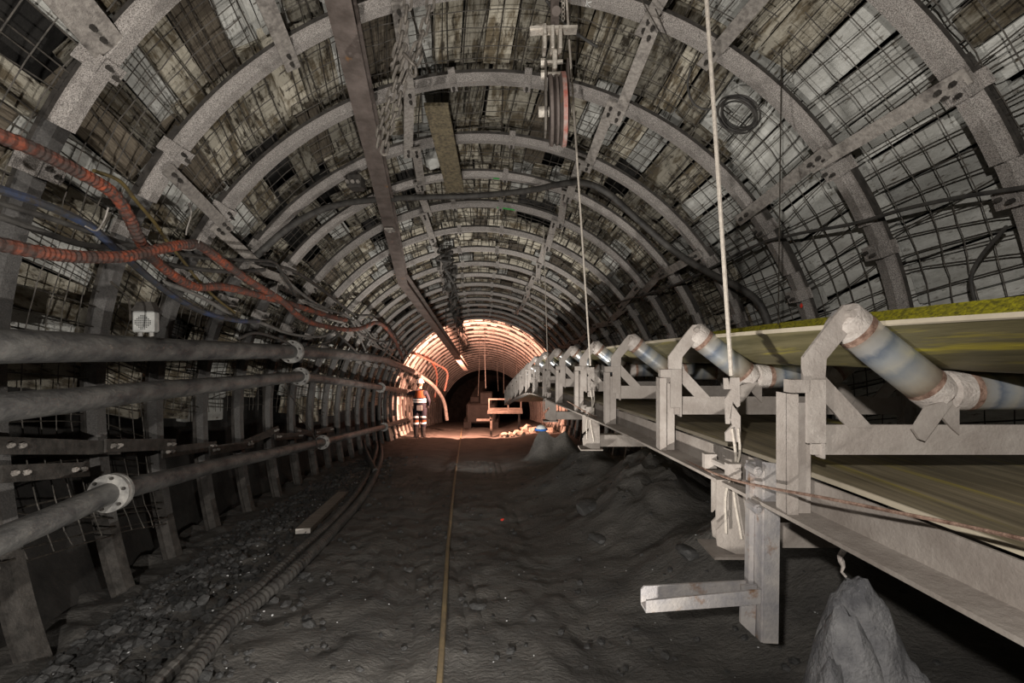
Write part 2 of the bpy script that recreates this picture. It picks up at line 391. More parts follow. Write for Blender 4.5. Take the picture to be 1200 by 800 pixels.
def patch(i, a0, a1, name, m_, wid=.07):
    m = MB(); y = RY[i]; secs = []
    for k in range(7):
        a = math.radians(a0 + (a1 - a0) * k / 6); r = R - .0135; d = V((math.cos(a), 0, math.sin(a)))
        c = V((xc(y), y, zc(y)))
        secs.append([c + d * r + V((0, s * wid / 2, 0)) for s in (-1, 1)] + [c + d * (r - .003) + V((0, s * wid / 2, 0)) for s in (1, -1)])
    m.sweep(secs); o = m.build(name, m_, ARCH[i]); o['label'] = 'bright green paint mark' if m_ == 'green_paint' else 'chalk mark'
patch(5, 79, 84, 'paint_mark', 'green_paint', .05); patch(4, 84.5, 86, 'paint_mark', 'green_paint', .03)

# ------------------------------------------------------------------ lagging slabs between the arches
BAYS = [1.62] + RY
def slabmesh(seed):
    rnd = random.Random(seed); m = MB(); m.box((0, 0, 0), (1, 1, 1)); me = m.mesh('slab')
    bm = bmesh.new(); bm.from_mesh(me)
    for v in bm.verts: v.co.x += rnd.uniform(-.04, .04); v.co.y += rnd.uniform(-.015, .015); v.co.z += rnd.uniform(-.08, .08)
    bmesh.ops.bevel(bm, geom=list(bm.edges), offset=.035, segments=1, affect='EDGES'); bm.to_mesh(me); bm.free(); return me
SM = [[slabmesh(k + 10 * j) for k in range(3)] for j in range(3)]
SMAT = ['slab', 'slab_pale', 'board']
for j in range(3):
    for me in SM[j]: me.materials.append(MATS[SMAT[j]])
FAR = {(k, j): MB() for k in ANG for j in range(3)}
count = 0
for b in range(len(BAYS) - 1):
    y0, y1 = BAYS[b], BAYS[b + 1]
    if y0 > 32: break
    a = -6.0 if b < 4 else 2.0
    end = 178.0 if b > 0 else 165
    if y0 > 13: a, end = -22.0, 202.0
    while a < end:
        wd = random.uniform(.16, .27); da = math.degrees(wd / (R + .17)); am = a + da / 2; a += da + random.uniform(.1, .5)
        if random.random() < (.015 if am < 46 and b < 4 else .03 if b < 4 else .06): continue
        dp = -.20 if y0 < 13 else -.105; p0 = onring(y0 - .02, am, dp); p1 = onring(y1 + .02, am, dp)
        yd = (p1 - p0).normalized(); t = math.radians(am + random.uniform(-5, 5)); rd = V((math.cos(t), 0, math.sin(t)))
        xd = yd.cross(rd).normalized(); rd = xd.cross(yd); xd, yd = xd, yd
        q = random.random(); right = am < 46 and b < 4
        if y0 > 13: q = .75 + q * .16
        j = (1 if q < .90 else 0) if right else (0 if q < .70 else 1 if q < .92 else 2)
        par = 'wall_right' if am < 38 else 'ceiling' if am < 142 else 'wall_left'
        c = (p0 + p1) / 2 + rd * random.uniform(-.02, .045); L = (p1 - p0).length * random.uniform(.97, 1.03)
        if b <= 6 and count < 296:
            ob = bpy.data.objects.new('slab', random.choice(SM[j])); COL.objects.link(ob); ob.parent = SHELL[par]
            M4 = Matrix((xd * wd, yd * L, rd * random.uniform(.04, .055))).transposed().to_4x4(); M4.translation = c - ORG[SHELL[par].name]
            ob.matrix_local = M4; count += 1
        else:
            FAR[(par, j)].box(c, (wd, L, .045), Matrix((xd, yd, rd)).transposed())
for (k, j), m in FAR.items():
    if m.v:
        o = m.build('slab', SMAT[j], SHELL[k]); o['kind'] = 'stuff'

# ------------------------------------------------------------------ wire mesh in each bay
def wiremesh(b, a0, a1, name, label):
    y0, y1 = BAYS[b] + .02, BAYS[b + 1] - .02; m = MB(); near = b < 8
    n = 5 if near else 4
    a = a0
    st = .115 if near else .16
    wr = .004 if b < 5 else .0045
    bulge = lambda y, a: .045 * noise.noise(V((y * 2.1, a * .08, b * 3.3))) + .012 * noise.noise(V((y * 9, a * .4, b)))
    while a < a1:
        aa = a + random.uniform(-.5, .5); sk = random.uniform(-1.5, 1.5) * (2.6 if random.random() < .22 else 1)
        pts = []
        for k in range(6):
            y = y0 + (y1 - y0) * k / 5 ; g = aa + sk * (k / 5 - .5); pts.append(onring(y, g, -.095 + bulge(y, g) + (.03 if k in (0, 5) else 0)))
        m.tube(pts, wr * 1.25, 4, cap=False)
        if random.random() < .35:
            m.tube([onring(y0 + (y1 - y0) * k / 3, aa + 1.0 + sk * k / 6, -.088 + bulge(y0 + (y1 - y0) * k / 3, aa)) for k in range(4)], wr, 4, cap=False)
        a += math.degrees(st / R)
    y = y0 + .06
    while y < y1 - .03:
        dy = random.uniform(-.02, .02); pts = []
        g = a0
        while g <= a1 + .01:
            pts.append(onring(y + dy + .012 * noise.noise(V((g * .5, y * 5, b))), g, -.087 + bulge(y, g))); g += 2.0
        m.tube(pts, wr, 4, cap=False); y += .125 if near else .18
    return tag(m.build(name, 'wire'), label, 'mesh', 'wire mesh between the arches')
for b in range(len(BAYS) - 1):
    if BAYS[b] > 20: break
    pl = 'ahead of the nearest arch' if b == 0 else f'between the {ORD[b-1]} and {ORD[b]} arches'
    pl = 'in front of the nearest arch' if b == 0 else pl
    wiremesh(b, 126, 200 if b < 3 else 180, 'wire_mesh', f'rusty wire mesh on the left wall {pl}')
    wiremesh(b, 54, 124, 'wire_mesh', f'rusty wire mesh over the crown {pl}')
    wiremesh(b, -20, 52, 'wire_mesh', f'rusty wire mesh on the right wall {pl}')

# ------------------------------------------------------------------ spacer bars from arch to arch
def spacer(y0, a0, y1, a1, label, over=.09, wd=.085, off=.03, m_='strut_steel', o0=0, o1=0):
    p0 = onring(y0, a0, off + o0); p1 = onring(y1, a1, off + o1); d = (p1 - p0).normalized(); p0 -= d * over; p1 += d * over
    t = math.radians((a0 + a1) / 2); rad = V((math.cos(t), 0, math.sin(t)))
    th = thing('spacer_bar', p0, label, 'bar', 'flat steel spacer bars between arches')
    m = MB(); m.bar(p0, p1, wd, .014, rad); m.build('bar', m_, th)
    for p, s in ((p0, 1), (p1, -1)):
        for e in (.06, .13):
            c = p + d * s * e - rad * .007
            m = MB(); m.tube([c + rad * .004, c - rad * .016, c - rad * .0161, c - rad * .028], lambda i: (.015, .015, .009, .009)[i], 6); m.build('bolt', 'strut_steel' if m_ == 'dark_steel' else 'dark_steel', th)
ROWS = [(36, 'right shoulder'), (67, 'right of the crown'), (104, 'left of the crown'), (146, 'left shoulder'), (187, 'lower left wall')]
for i in range(13):
    for a, wname in ROWS:
        if a == 36 and i in (2,): continue
        if a == 104 and i == 0: continue
        if a == 146 and i == 0: continue
        da = random.uniform(-1.5, 1.5); db = random.uniform(-1.5, 1.5)
        if a == 187 and i > 7: continue
        spacer(RY[i], a + da, RY[i + 1], a + db, f'flat steel spacer bar {"on the " if "crown" not in wname else ""}{wname}, {ORD[i]} to {ORD[i+1]} arch', m_='dark_steel' if a == 187 else 'strut_steel',
               off=.03 if i % 2 == 0 else .05, o1=0)
spacer(1.72, 140, 2.36, 141.5, 'thick steel spacer bar in the upper left corner, ending at the nearest arch', wd=.17, over=.0, off=.0)
spacer(RY[0], 57, RY[1], 58, 'flat steel spacer bar beside the long hanging rope at top right')
spacer(RY[0], 123, RY[1], 122.5, 'dusty flat steel spacer bar at top left, touching the second arch', wd=.1)
spacer(RY[0], 190.5, RY[0] + .4, 191, 'short dark steel bar end below the low left bar, cut by the frame', m_='dark_steel')

# ------------------------------------------------------------------ conveyor
def cpt(y, u, wz): return V((cvx(y) + u, y, cvz(y) + wz))
CY = frange(.25, 3, .12) + frange(3, 20.2, .4)
def rail(name, prof, m_, ya, yb, label):
    m = MB(); st = [y for y in CY if ya <= y <= yb]
    m.sweep([[cpt(y, a, b) for a, b in prof] for y in st]); return m
ST = [(.052, -.55), (.044, -.55), (.044, -.648), (-.062, -.648), (-.062, -.66), (.052, -.66)]
tag(rail('s', ST, '', .25, 13.7, '').build('stringer_rail', 'stringer_paint', None), 'long dusty steel side rail under the near edge of the conveyor', 'rail')
ST2 = [(1.26 - a, b) for a, b in ST]
tag(rail('s', ST2, '', .25, 13.7, '').build('stringer_rail', 'stringer_paint', None), 'steel side rail under the far wall side of the conveyor', 'rail')
def strip(pts, th):
    up = [(a, b + th) for a, b in pts]; return pts + up[::-1]
bt = thing('conveyor_belt', cpt(1.5, .6, -.6), 'olive rubber conveyor belt running over the troughed rollers', 'conveyor belt')
BT = [(.235, -.055), (.33, -.128), (.44, -.190), (.51, -.200), (.63, -.2), (.75, -.200), (.82, -.186), (.93, -.10), (1.07, .055)]
rail('b', strip(BT, .012), '', .25, 13.7, '').build('carrying_run', 'belt', bt, smooth=True)
rail('b', [(.231, -.056), (.237, -.060), (.240, -.047), (.234, -.043)], '', .25, 13.7, '').build('belt_edge', 'belt_edge', bt)
m = MB(); m.sweep([[cpt(y, a, b) for a, b in [(.985, -.02), (1.062, .062), (1.066, .075), (.98, -.004)]] for y in CY if y < 5]); m.build('yellow_weave', 'yellow_weave', bt)
rail('b', strip([(.085, -.55), (.35, -.56), (.63, -.563), (.91, -.56), (1.17, -.55)], .01), '', .25, 13.7, '').build('return_run', 'return_belt', bt)
rail('b', [(.08, -.553), (.088, -.553), (.088, -.538), (.08, -.538)], '', .25, 13.7, '').build('belt_edge', 'belt_edge', bt)

def L(px, py): return ((px - 943) / 373, (360 - py) / 373)
XU, ZU = V((1, 0, 0)), V((0, 0, 1))
B0 = .66
def idler_proto():
    t = thing('idler_frame', (0, 0, 0), 'x', 'conveyor frame', 'troughed idler frames of the conveyor')
    def part(name, m, mt, smooth=False, par=None):
        o = link(name, m.mesh(name, smooth=smooth), mt, par or t); KIDS.setdefault((par or t).name, []).append(o); return o
    P = lambda pts: [(a, b + B0) for a, b in pts]
    for side in (0, 1):
        f = (lambda pts: [(1.26 - a, b) for a, b in pts]) if side else (lambda pts: pts)
        m = MB()
        m.prism(P(f([(-.018, -.30), (.026, -.30), (.026, -.655), (-.018, -.655)])), (0, .012, 0), XU, ZU, .010)
        m.prism(P(f([(-.056, -.27), (-.022, -.27), (-.022, -.655), (-.056, -.655)])), (0, -.004, 0), XU, ZU, .010)
        for a in (-.052,):
            pts = f([(a - .004, -.27), (a + .004, -.27), (a + .004, -.655), (a - .004, -.655)]); m.prism(P(pts), (0, .026, 0), XU, ZU, .06)
        part('post', m, 'dusty_paint')
        m = MB(); m.prism(P(f([(-.058, -.225), (-.002, -.225), (-.002, -.265), (-.058, -.265)])), (0, -.01, 0), XU, ZU, .04); part('post_cap', m, 'dusty_paint')
        m = MB(); m.prism(P(f([(-.006, -.225), (.052, -.225), (.052, -.42), (-.006, -.42)])), (0, -.022, 0), XU, ZU, .010)
        m.prism(P(f([(.046, -.225), (.054, -.225), (.054, -.47), (.046, -.47)])), (0, .004, 0), XU, ZU, .05); part('socket_plate', m, 'dusty_paint')
        arm = [L(937, 447), L(937, 418), L(972, 372), L(984, 358), L(996, 357), L(1002, 364), L(997, 380), L(964, 420), L(962, 447)]
        m = MB(); m.prism(P(f(arm)), (0, -.018, 0), XU, ZU, .012)
        ed = [(962, 447), (964, 420), (997, 380), (1002, 364)]
        for (xa, ya), (xb, yb) in zip(ed, ed[1:]):
            q = f([L(xa, ya), L(xb, yb), (L(xb, yb)[0] - .012, L(xb, yb)[1]), (L(xa, ya)[0] - .012, L(xa, ya)[1])])
            m.prism(P(q), (0, .012, 0), XU, ZU, .058)
        part('bent_arm', m, 'dusty_paint')
        m = MB(); q = P(f([L(989, 368)]))[0]; m.cyl((q[0], -.024, q[1]), (q[0], -.045, q[1]), .012, 8); part('axle_bolt', m, 'dusty_paint')
        m = MB(); m.prism(P(f([L(964, 439), L(964, 470), L(992, 500), L(1021, 500)])), (0, -.006, 0), XU, ZU, .012); part('brace', m, 'dusty_paint')
        m = MB(); m.prism(P(f([L(1060, 500), L(1076, 474), L(1104, 466), L(1106, 470), L(1074, 514), L(1068, 512)])), (0, -.03, 0), XU, ZU, .01)
        m.prism(P(f([L(1097, 462), L(1114, 450), L(1119, 460), L(1119, 508), L(1110, 500), L(1096, 484)])), (0, -.012, 0), XU, ZU, .012); part('roller_saddle', m, 'dusty_paint')
        a, b = P(f([L(992, 373)]))[0], P(f([L(1105, 462)]))[0]
        rollers.append(((a[0], .02, a[1]), (b[0], .02, b[1])))
    a, b = P([L(1115, 458)])[0], P([(1.26 - L(1115, 458)[0], L(1115, 458)[1])])[0]
    rollers.append(((a[0], .02, a[1]), (b[0], .02, b[1])))
    m = MB(); m.prism(P([(.02, -.367), (1.24, -.367), (1.24, -.46), (.02, -.46)]), (0, -.004, 0), XU, ZU, .010)
    m.prism(P([(.05, -.452), (1.21, -.452), (1.21, -.46), (.05, -.46)]), (0, .03, 0), XU, ZU, .06); part('cross_beam', m, 'dusty_paint')
    for a, b in rollers:
        a, b = V(a), V(b); d = (b - a).normalized(); l = (b - a).length; r = .062
        at = lambda s: a + d * s
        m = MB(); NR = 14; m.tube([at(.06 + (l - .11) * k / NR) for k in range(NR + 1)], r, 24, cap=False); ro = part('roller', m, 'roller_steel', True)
        al = ro.data.attributes.new('axial', 'FLOAT', 'POINT'); al.data.foreach_set('value', [(V(v.co) - at(.06)).dot(d) / (l - .11) for v in ro.data.vertices])
        m = MB(); m.tube([at(-.012), at(-.008), at(0), at(.05)], lambda i: (.03, .055, r + .001, r + .0015)[i], 24); part('end_cap', m, 'roller_dust', True, ro)
        m = MB(); m.tube([at(l + .012), at(l + .008), at(l), at(l - .045)], lambda i: (.03, .055, r + .001, r + .0015)[i], 24); part('end_cap', m, 'roller_dust', True, ro)
        m = MB(); m.tube([at(.049), at(.072)], r + .001, 24, cap=False); part('rust_band', m, 'roller_rust', True, ro)
        m = MB(); m.tube([at(l - .044), at(l - .062)], r + .001, 24, cap=False); part('rust_band', m, 'roller_rust', True, ro)
        m = MB(); m.tube([at(-.03), at(l + .03)], .012, 8); part('axle', m, 'raw_steel', True, ro)
    return t
rollers = []
proto = idler_proto()
for k in range(13):
    y = 1.5 + k * 1.0
    if k: o = copy_tree(proto)
    else: o = proto
    o.location = (cvx(y), y, cvz(y) - B0)
    o['label'] = ('dusty pale steel conveyor idler frame with three rollers, nearest the camera' if k == 0 else
                  f'dusty steel conveyor idler frame with rollers, {ORD[k]} from the camera')

# ropes that hang the conveyor, with hook plates and hanger brackets
def hook(y, px0, py0, sc, polys, par):
    for pl in polys:
        m = MB(); m.prism([((820 + a / 4.443 - 600) / F * 1.91, (400 - (420 + b / 4.443)) / F * 1.91) for a, b in pl], (0, 0, 0), XU, ZU, .010)
        # bring from the first rope's place to this one
        dx = V(((px0 - 600) / F * y - (856 - 600) / F * 1.91, y, (400 - py0) / F * y - (400 - 440) / F * 1.91))
        for p in m.v: p += dx
        m.build('hook_plate', 'dusty_paint', par)
P1 = [(155, 90), (200, 90), (203, 235), (190, 245), (165, 212), (150, 330), (132, 330), (125, 200), (160, 150), (122, 150), (120, 92), (140, 92), (148, 130)]
P2 = [(162, 228), (205, 290), (205, 425), (130, 420), (128, 375), (165, 335), (150, 300)]
def rope(y, top, bot, rad, label):
    yt = top[2] if len(top) > 2 else y
    a = ray(bot[0], bot[1], y); b = ray(top[0], top[1], yt)
    d = (b - a).normalized()
    s = bis(lambda q: math.hypot((a + d * q).x - xc((a + d * q).y), (a + d * q).z - zc((a + d * q).y)) - (R + .05), 0, 6)
    t = thing('hanging_rope', a, label, 'rope', 'ropes hanging the conveyor')
    m = MB(); m.tube([a + d * (s * k / 12) for k in range(13)], rad, 8); m.build('rope', 'rope', t, smooth=True)
    hook(y, bot[0], bot[1] + 2, 1, [P1, P2], t)
    q = cpt(y, -.02, -.62)
    lo = ray(bot[0], bot[1], y) + V((.012, 0, -.24))
    m = MB()
    m.tube(spline([lo + V((-.012, -.008, .03)), lo + V((.0, -.012, -.08)), q + V((.0, -.06, -.06)), q + V((.03, -.06, -.24))], 6), .006, 6)
    m.tube(spline([lo + V((.014, -.004, .03)), lo + V((.014, -.012, -.08)), q + V((-.03, -.06, -.06)), q + V((-.03, -.06, -.22))], 6), .005, 6)
    m.cyl(lo + V((.006, -.014, -.12)), lo + V((.008, -.016, -.18)), .012, 8)
    m.build('wire_sling', 'rope', t)
    return t
rope(1.91, (828, 0), (857, 440), .0085, 'thick pale suspension rope in the foreground hanging from the roof to the conveyor')
rope(4.1, (664, 0, 3.0), (692, 428), .0075, 'middle suspension rope hanging from the roof between the third and fourth idler frames')
rope(6.45, (636, 240), (642, 432), .006, 'thin far suspension rope hanging to the conveyor beyond the middle rope')
def hanger(y, label):
    t = thing('hanger_bracket', cpt(y, 0, -1.0), label, 'bracket', 'hanger brackets under the conveyor side rail')
    B = lambda pts: [(cvx(y) + a, cvz(y) + b) for a, b in pts]
    for k, (dy, s) in enumerate(((-.05, 0), (.04, .02))):
        m = MB(); m.prism(B([(-.075 + s, -.64), (.07, -.64), (.075, -.935), (.0, -.93), (-.07 + s, -.90), (-.075 + s, -.84), (-.02 + s, -.78), (-.02 + s, -.75), (-.075 + s, -.80)]), (0, y + dy, 0), XU, ZU, .010); m.build('side_plate', 'stringer_paint', t)
    m = MB(); m.box(cpt(y, .0, -.935), (.19, .17, .010)); m.build('base_plate', 'stringer_paint', t)
    m = MB(); m.box(cpt(y, .68, -.865), (1.25, .07, .10)); m.build('cross_tie', 'stringer_paint', t)
    m = MB(); m.box(cpt(y - .08, -.03, -.60), (.05, .03, .06)); m.box(cpt(y + .1, -.03, -.60), (.05, .03, .06)); m.cyl(cpt(y - .1, -.02, -.6), cpt(y + .12, -.02, -.6), .014, 8); m.build('clamp', 'dusty_paint', t)
    return t
hanger(1.93, 'dusty welded hanger bracket under the conveyor rail at the foreground rope')
hanger(4.15, 'welded hanger bracket under the conveyor rail at the middle rope')
hanger(6.2, 'small hanger bracket under the conveyor rail at the far thin rope')

# angle-steel stand with side arm bolted to the rail
ya = 1.63
t = thing('angle_bracket', ray(903, 750, ya), 'bare steel angle bracket with a side arm, bolted to the conveyor rail', 'bracket')
def XZ(pts, y): return [((px - 600) / F * y, (400 - py) / F * y) for px, py in pts]
m = MB(); m.prism(XZ([(895, 541), (914, 543), (911, 753), (893, 752)], ya), (0, ya, 0), XU, ZU, .012)
m.prism(XZ([(893, 541), (897, 541), (895, 752), (891, 752)], ya), (0, ya + .028, 0), XU, ZU, .06); m.build('upright', 'raw_steel', t)
m = MB(); m.prism(XZ([(887, 545), (893, 545), (890, 745), (884, 745)], ya), (0, ya + .06, 0), XU, ZU, .03); m.prism(XZ([(873, 690), (891, 690), (889, 751), (872, 735)], ya), (0, ya + .03, 0), XU, ZU, .012); m.build('back_plate', 'raw_steel', t)
m = MB(); m.prism(XZ([(751, 690), (755, 686), (890, 679), (890, 694), (751, 706)], ya + .07), (0, ya + .07, 0), XU, ZU, .008)
m.prism(XZ([(757, 703), (891, 690), (891, 706), (757, 716)], ya), (0, ya, 0), XU, ZU, .008)
p = [ray(757, 716, ya), ray(891, 706, ya), ray(890, 694, ya + .07), ray(751, 706, ya + .07)]
m.hexa([q - V((0, 0, .006)) for q in p] + [q + V((0, 0, .003)) for q in p]); m.build('side_arm', 'raw_steel', t)
for py in (551, 595):
    m = MB(); c = ray(886, py, ya); m.cyl(c + V((0, .05, 0)), c + V((0, -.012, 0)), .016, 12); m.cyl(c, c + V((0, -.02, 0)), .009, 8); m.build('bolt', 'raw_steel', t)
m = MB(); m.box(ray(916, 571, ya) + V((0, .01, 0)), (.02, .03, .09)); m.build('weld_plate', 'bare_metal', t)

# signal wire along the rail
pts = [ray(665, 470, 4.3), ray(700, 490, 3.9), ray(745, 510, 3.05), ray(800, 538, 2.3), ray(850, 559, 1.85), ray(900, 571, 1.55), ray(960, 582, 1.30), ray(1050, 600, 1.1), ray(1130, 616, .98), ray(1260, 645, .8)]
m = MB(); m.tube(spline(pts, 6), .0045, 6); tag(m.build('signal_wire', 'roller_rust', None, True), 'thin rust-pink wire strung along the outside of the conveyor rail', 'wire')
# dirty rag strips hanging under the rail
m = MB()
for i in range(1):
    pts = [ray(988, 640, 1.6) + V((random.uniform(-.01, .01), 0, -.017 * k)) for k in range(7)]; m.tube(pts, lambda i: .012 * (1 - i / 9) * (.7 + .5 * random.random()), 6)
tag(m.build('rag_strip', 'roller_dust', None), 'ragged pale strip dangling below the conveyor rail', 'rag')

# ------------------------------------------------------------------ pipes on the left wall
def pipe(pts, r, fl, label, off, mt='pipe'):
    q = [hit(a, b, off) for a, b in pts]
    t = thing('water_pipe', q[0], label, 'pipe', 'steel pipes along the left wall')
    cuts = [0] + fl + [len(q) - 1]
    for a, b in zip(cuts, cuts[1:]):
        if b <= a: continue
        seg = []
        for i in range(a, b): seg += [q[i].lerp(q[i + 1], k / 6) for k in range(6)]
        seg.append(q[b]); m = MB()
        m.tube([p + V((0, 0, .004 * noise.noise(p * 3))) for p in seg], r, 20); m.build('pipe_length', mt, t, True)
    for i in fl:
        d = (q[min(i + 1, len(q) - 1)] - q[i - 1]).normalized()
        for s in (-1, 1):
            m = MB(); c = q[i] + d * s * .016; m.cyl(c - d * .012, c + d * .012, r * 1.75, 28); fo = m.build('flange', 'flange', t, True)
            sd = d.cross(V((0, 0, 1))).normalized(); u = sd.cross(d)
            for k in range(6):
                m = MB(); a = k * PI / 3 + .3; cc = c + (sd * math.cos(a) + u * math.sin(a)) * r * 1.42; m.cyl(cc, cc + d * s * .03, r * .14, 6); m.build('bolt', 'dark_steel', fo)
    return q
PIPE1 = pipe([(-140, 402), (0, 405), (170, 409), (342, 412), (400, 415), (450, 421), (486, 436), (512, 450)], .078, [3], 'topmost dark steel pipe along the left wall', .30)
PIPE2 = pipe([(-160, 496), (0, 478), (180, 458), (352, 441), (400, 447), (446, 454), (474, 458), (500, 462)], .066, [3, 5], 'middle dark steel pipe along the left wall, touched by the walking miner', .30)
PIPE3 = pipe([(-170, 712), (0, 634), (130, 577), (250, 546), (378, 518), (450, 500), (487, 488)], .060, [2, 4, 5], 'lowest steel pipe along the left wall with a pale bolted flange', .26)

# ------------------------------------------------------------------ hoses and cables on the left wall
def cable(name, pts, r, m_, label, off=.2, cat='cable', n=8, corr=0, sub=8, fn=hit):
    q = []
    for k, p in enumerate(pts):
        o = p[2] if len(p) > 2 else off; q.append(fn(p[0], p[1], o))
    s = spline(q, sub)
    if corr:
        ln = 0; out = [s[0]]
        den = []
        for a, b in zip(s, s[1:]):
            k = max(1, int((b - a).length / corr)); den += [a.lerp(b, i / k) for i in range(k)]
        s = den + [s[-1]]; rf = lambda i: r * (1.05 if i % 2 else .93)
    else: rf = r
    m = MB(); m.tube(s, rf, n); o = m.build(name, m_, None, smooth=not corr); return tag(o, label, cat)
cable('corrugated_hose', [(-60, 130), (-10, 155), (40, 175), (95, 203), (132, 226), (150, 252), (166, 285), (183, 306), (205, 324), (230, 336), (262, 336), (300, 345), (340, 356), (385, 370), (405, 375)], .030, 'orange_hose', 'orange corrugated hose sagging from the upper left corner, higher of the two', .34, 'hose', 10, .012)
cable('corrugated_hose', [(-60, 275), (0, 286), (50, 296), (100, 301), (150, 300), (190, 291), (228, 286), (245, 295), (268, 312), (300, 334), (330, 352), (350, 370), (372, 380), (405, 386), (425, 384), (440, 378), (452, 384), (464, 401), (472, 420)], .030, 'orange_hose', 'orange corrugated hose crossing in front at left, lower of the two', .42, 'hose', 10, .012)
cable('blue_hose', [(-50, 205), (0, 222), (40, 235), (85, 254), (108, 267), (128, 285), (155, 308), (178, 328), (202, 346), (228, 361), (252, 370), (282, 376), (302, 376)], .020, 'blue_hose', 'dusty blue hose drooping along the upper left wall', .32, 'hose')
cable('yellow_cable', [(110, 200), (140, 212), (160, 236), (182, 262), (196, 283), (214, 305), (232, 328), (254, 350), (275, 366)], .010, 'yellow_cable', 'thin yellowish cable beside the orange hose on the left wall', .28)
cable('black_cable', [(-40, 225), (0, 238), (60, 256), (115, 275), (150, 286), (190, 293), (225, 300), (262, 304), (300, 305), (322, 308), (334, 326), (346, 345)], .014, 'black_rubber', 'black cable running just below the blue hose', .24)
cable('black_cable', [(-40, 243), (0, 254), (45, 270), (90, 285), (125, 291), (160, 300), (210, 312), (265, 318), (310, 316)], .016, 'black_rubber', 'thick black cable above the front orange hose', .28)
cable('grey_cable', [(325, 312), (342, 334), (368, 354), (392, 366), (410, 373), (420, 392), (428, 410)], .016, 'grey_rubber', 'grey cable dropping from the left shoulder past the orange hoses', .22)
cable('grey_cable', [(190, 330), (230, 345), (260, 362), (282, 376), (305, 378), (330, 388), (352, 393), (378, 394), (396, 386)], .016, 'grey_rubber', 'grey cable sagging just above the topmost pipe', .26)
cable('black_cable', [(393, 386), (405, 400), (425, 417), (445, 419), (455, 405), (458, 392), (448, 382)], .016, 'black_rubber', 'black cable looping down over the topmost pipe near its bend', .34)
cable('black_cable', [(410, 380), (430, 395), (448, 400), (462, 398)], .016, 'black_rubber', 'black cable sagging beneath the far end of the orange hose', .26)
cable('black_cable', [(280, 396), (300, 390), (330, 398), (350, 408), (385, 400), (400, 388)], .015, 'black_rubber', 'black cable resting against the top pipe flange', .30)
cable('grey_cable', [(355, 352), (380, 362), (405, 370), (430, 388), (446, 408), (470, 424)], .015, 'grey_rubber', 'pale cable bundle strand above the orange hose bend', .24)
cable('black_cable', [(300, 307), (345, 318), (385, 345), (415, 368), (440, 372), (465, 395), (480, 420)], .018, 'black_rubber', 'heavy black cable following the left shoulder into the distance', .18)
R15 = lambda a, b, o: ray(a, b, o)
cable('red_hose', [(458, 385, 12.5), (472, 408, 14), (490, 416, 15), (510, 426, 16), (524, 436, 16.5), (521, 458, 16.5)], .035, 'orange_hose', 'reddish hose hanging in the far warm-lit stretch', 15, 'hose', fn=R15)
cable('red_hose', [(488, 398, 16), (496, 414, 16.5), (506, 424, 17), (512, 440, 17.3), (509, 470, 17.3)], .035, 'orange_hose', 'second reddish hose hanging deeper in the warm-lit stretch', 15, 'hose', fn=R15)
cable('dark_hose', [(492, 440, 15.2), (508, 452, 16), (520, 470, 16.8), (524, 492, 17)], .06, 'grey_rubber', 'thick pale-dusted hose slumping behind the walking miner', 15, 'hose', fn=R15)
# wire hooks carrying the hoses
for pts, lab in (([(221, 238), (224, 250), (219, 268), (218, 275)], 'bent wire hook below the left spacer bar'), ([(207, 291), (222, 293), (230, 290), (235, 277)], 'thin white wire hook round the front orange hose'), ([(326, 331), (322, 345), (312, 347)], 'wire hook holding the orange hose farther along'), ([(100, 265), (113, 270), (122, 258), (127, 243)], 'steel hook under the blue hose')):
    cable('wire_hook', pts, .004, 'strut_steel', lab, .44, 'hook', 6)
for pts, lab in (([(330, 452), (345, 470), (352, 490), (365, 505), (372, 525), (362, 528)], 'loose tangle of wire hanging from the middle pipe flange'), ([(130, 330), (150, 350), (153, 375)], 'thin chain-like wire beside the sensor box')):
    cable('loose_wire', pts, .006, 'wire', lab, .42, 'wire', 5)

# big dark hose across the roof
cable('roof_hose', [(300, 300), (345, 262), (395, 240), (455, 233), (500, 231), (560, 229), (620, 223), (655, 216), (683, 214), (712, 226), (746, 256), (790, 294), (830, 319), (868, 338), (890, 356), (903, 385)], .033, 'black_rubber', 'dark hose slung across the roof from left to right below the arches', .10, 'hose', 10)
# cables on the right wall
cable('black_cable', [(1210, 218), (1120, 232), (1060, 245), (1000, 262), (930, 275), (880, 290), (800, 330), (740, 350), (690, 362)], .012, 'black_rubber', 'thin black cable strung along the right wall across the arches', .06)
cable('black_cable', [(1180, 265), (1150, 300), (1138, 325), (1142, 352)], .010, 'black_rubber', 'short black cable hanging off the right wall near the frame edge', .03)
cable('black_cable', [(640, 0), (655, 20), (680, 42), (700, 55)], .010, 'black_rubber', 'black wire looping under the crown at top centre', .12)
cable('black_cable', [(810, 78), (806, 100), (812, 120), (826, 128), (845, 124)], .008, 'black_rubber', 'black cable tail drooping into the coil on the right shoulder', .0)
co = hit(866, 131, .03)
m = MB()
tn = V((-math.sin(math.radians(50)), 0, math.cos(math.radians(50)))); tq = V((0, 1, 0)); rdv = V((math.cos(math.radians(50)), 0, math.sin(math.radians(50))))
for k in range(5):
    c = co + tn * random.uniform(-.015, .015) + tq * random.uniform(-.015, .015) - rdv * .008 * k; rr = .125 + random.uniform(-.02, .015)
    m.tube([c + (tn * math.cos(a) * rr + tq * math.sin(a) * rr * 1.25) for a in [2 * PI * i / 32 for i in range(32)]], .007, 6, closed=True)
tag(m.build('cable_coil', 'black_rubber', None, True), 'coil of black cable hung on the right shoulder', 'coil')
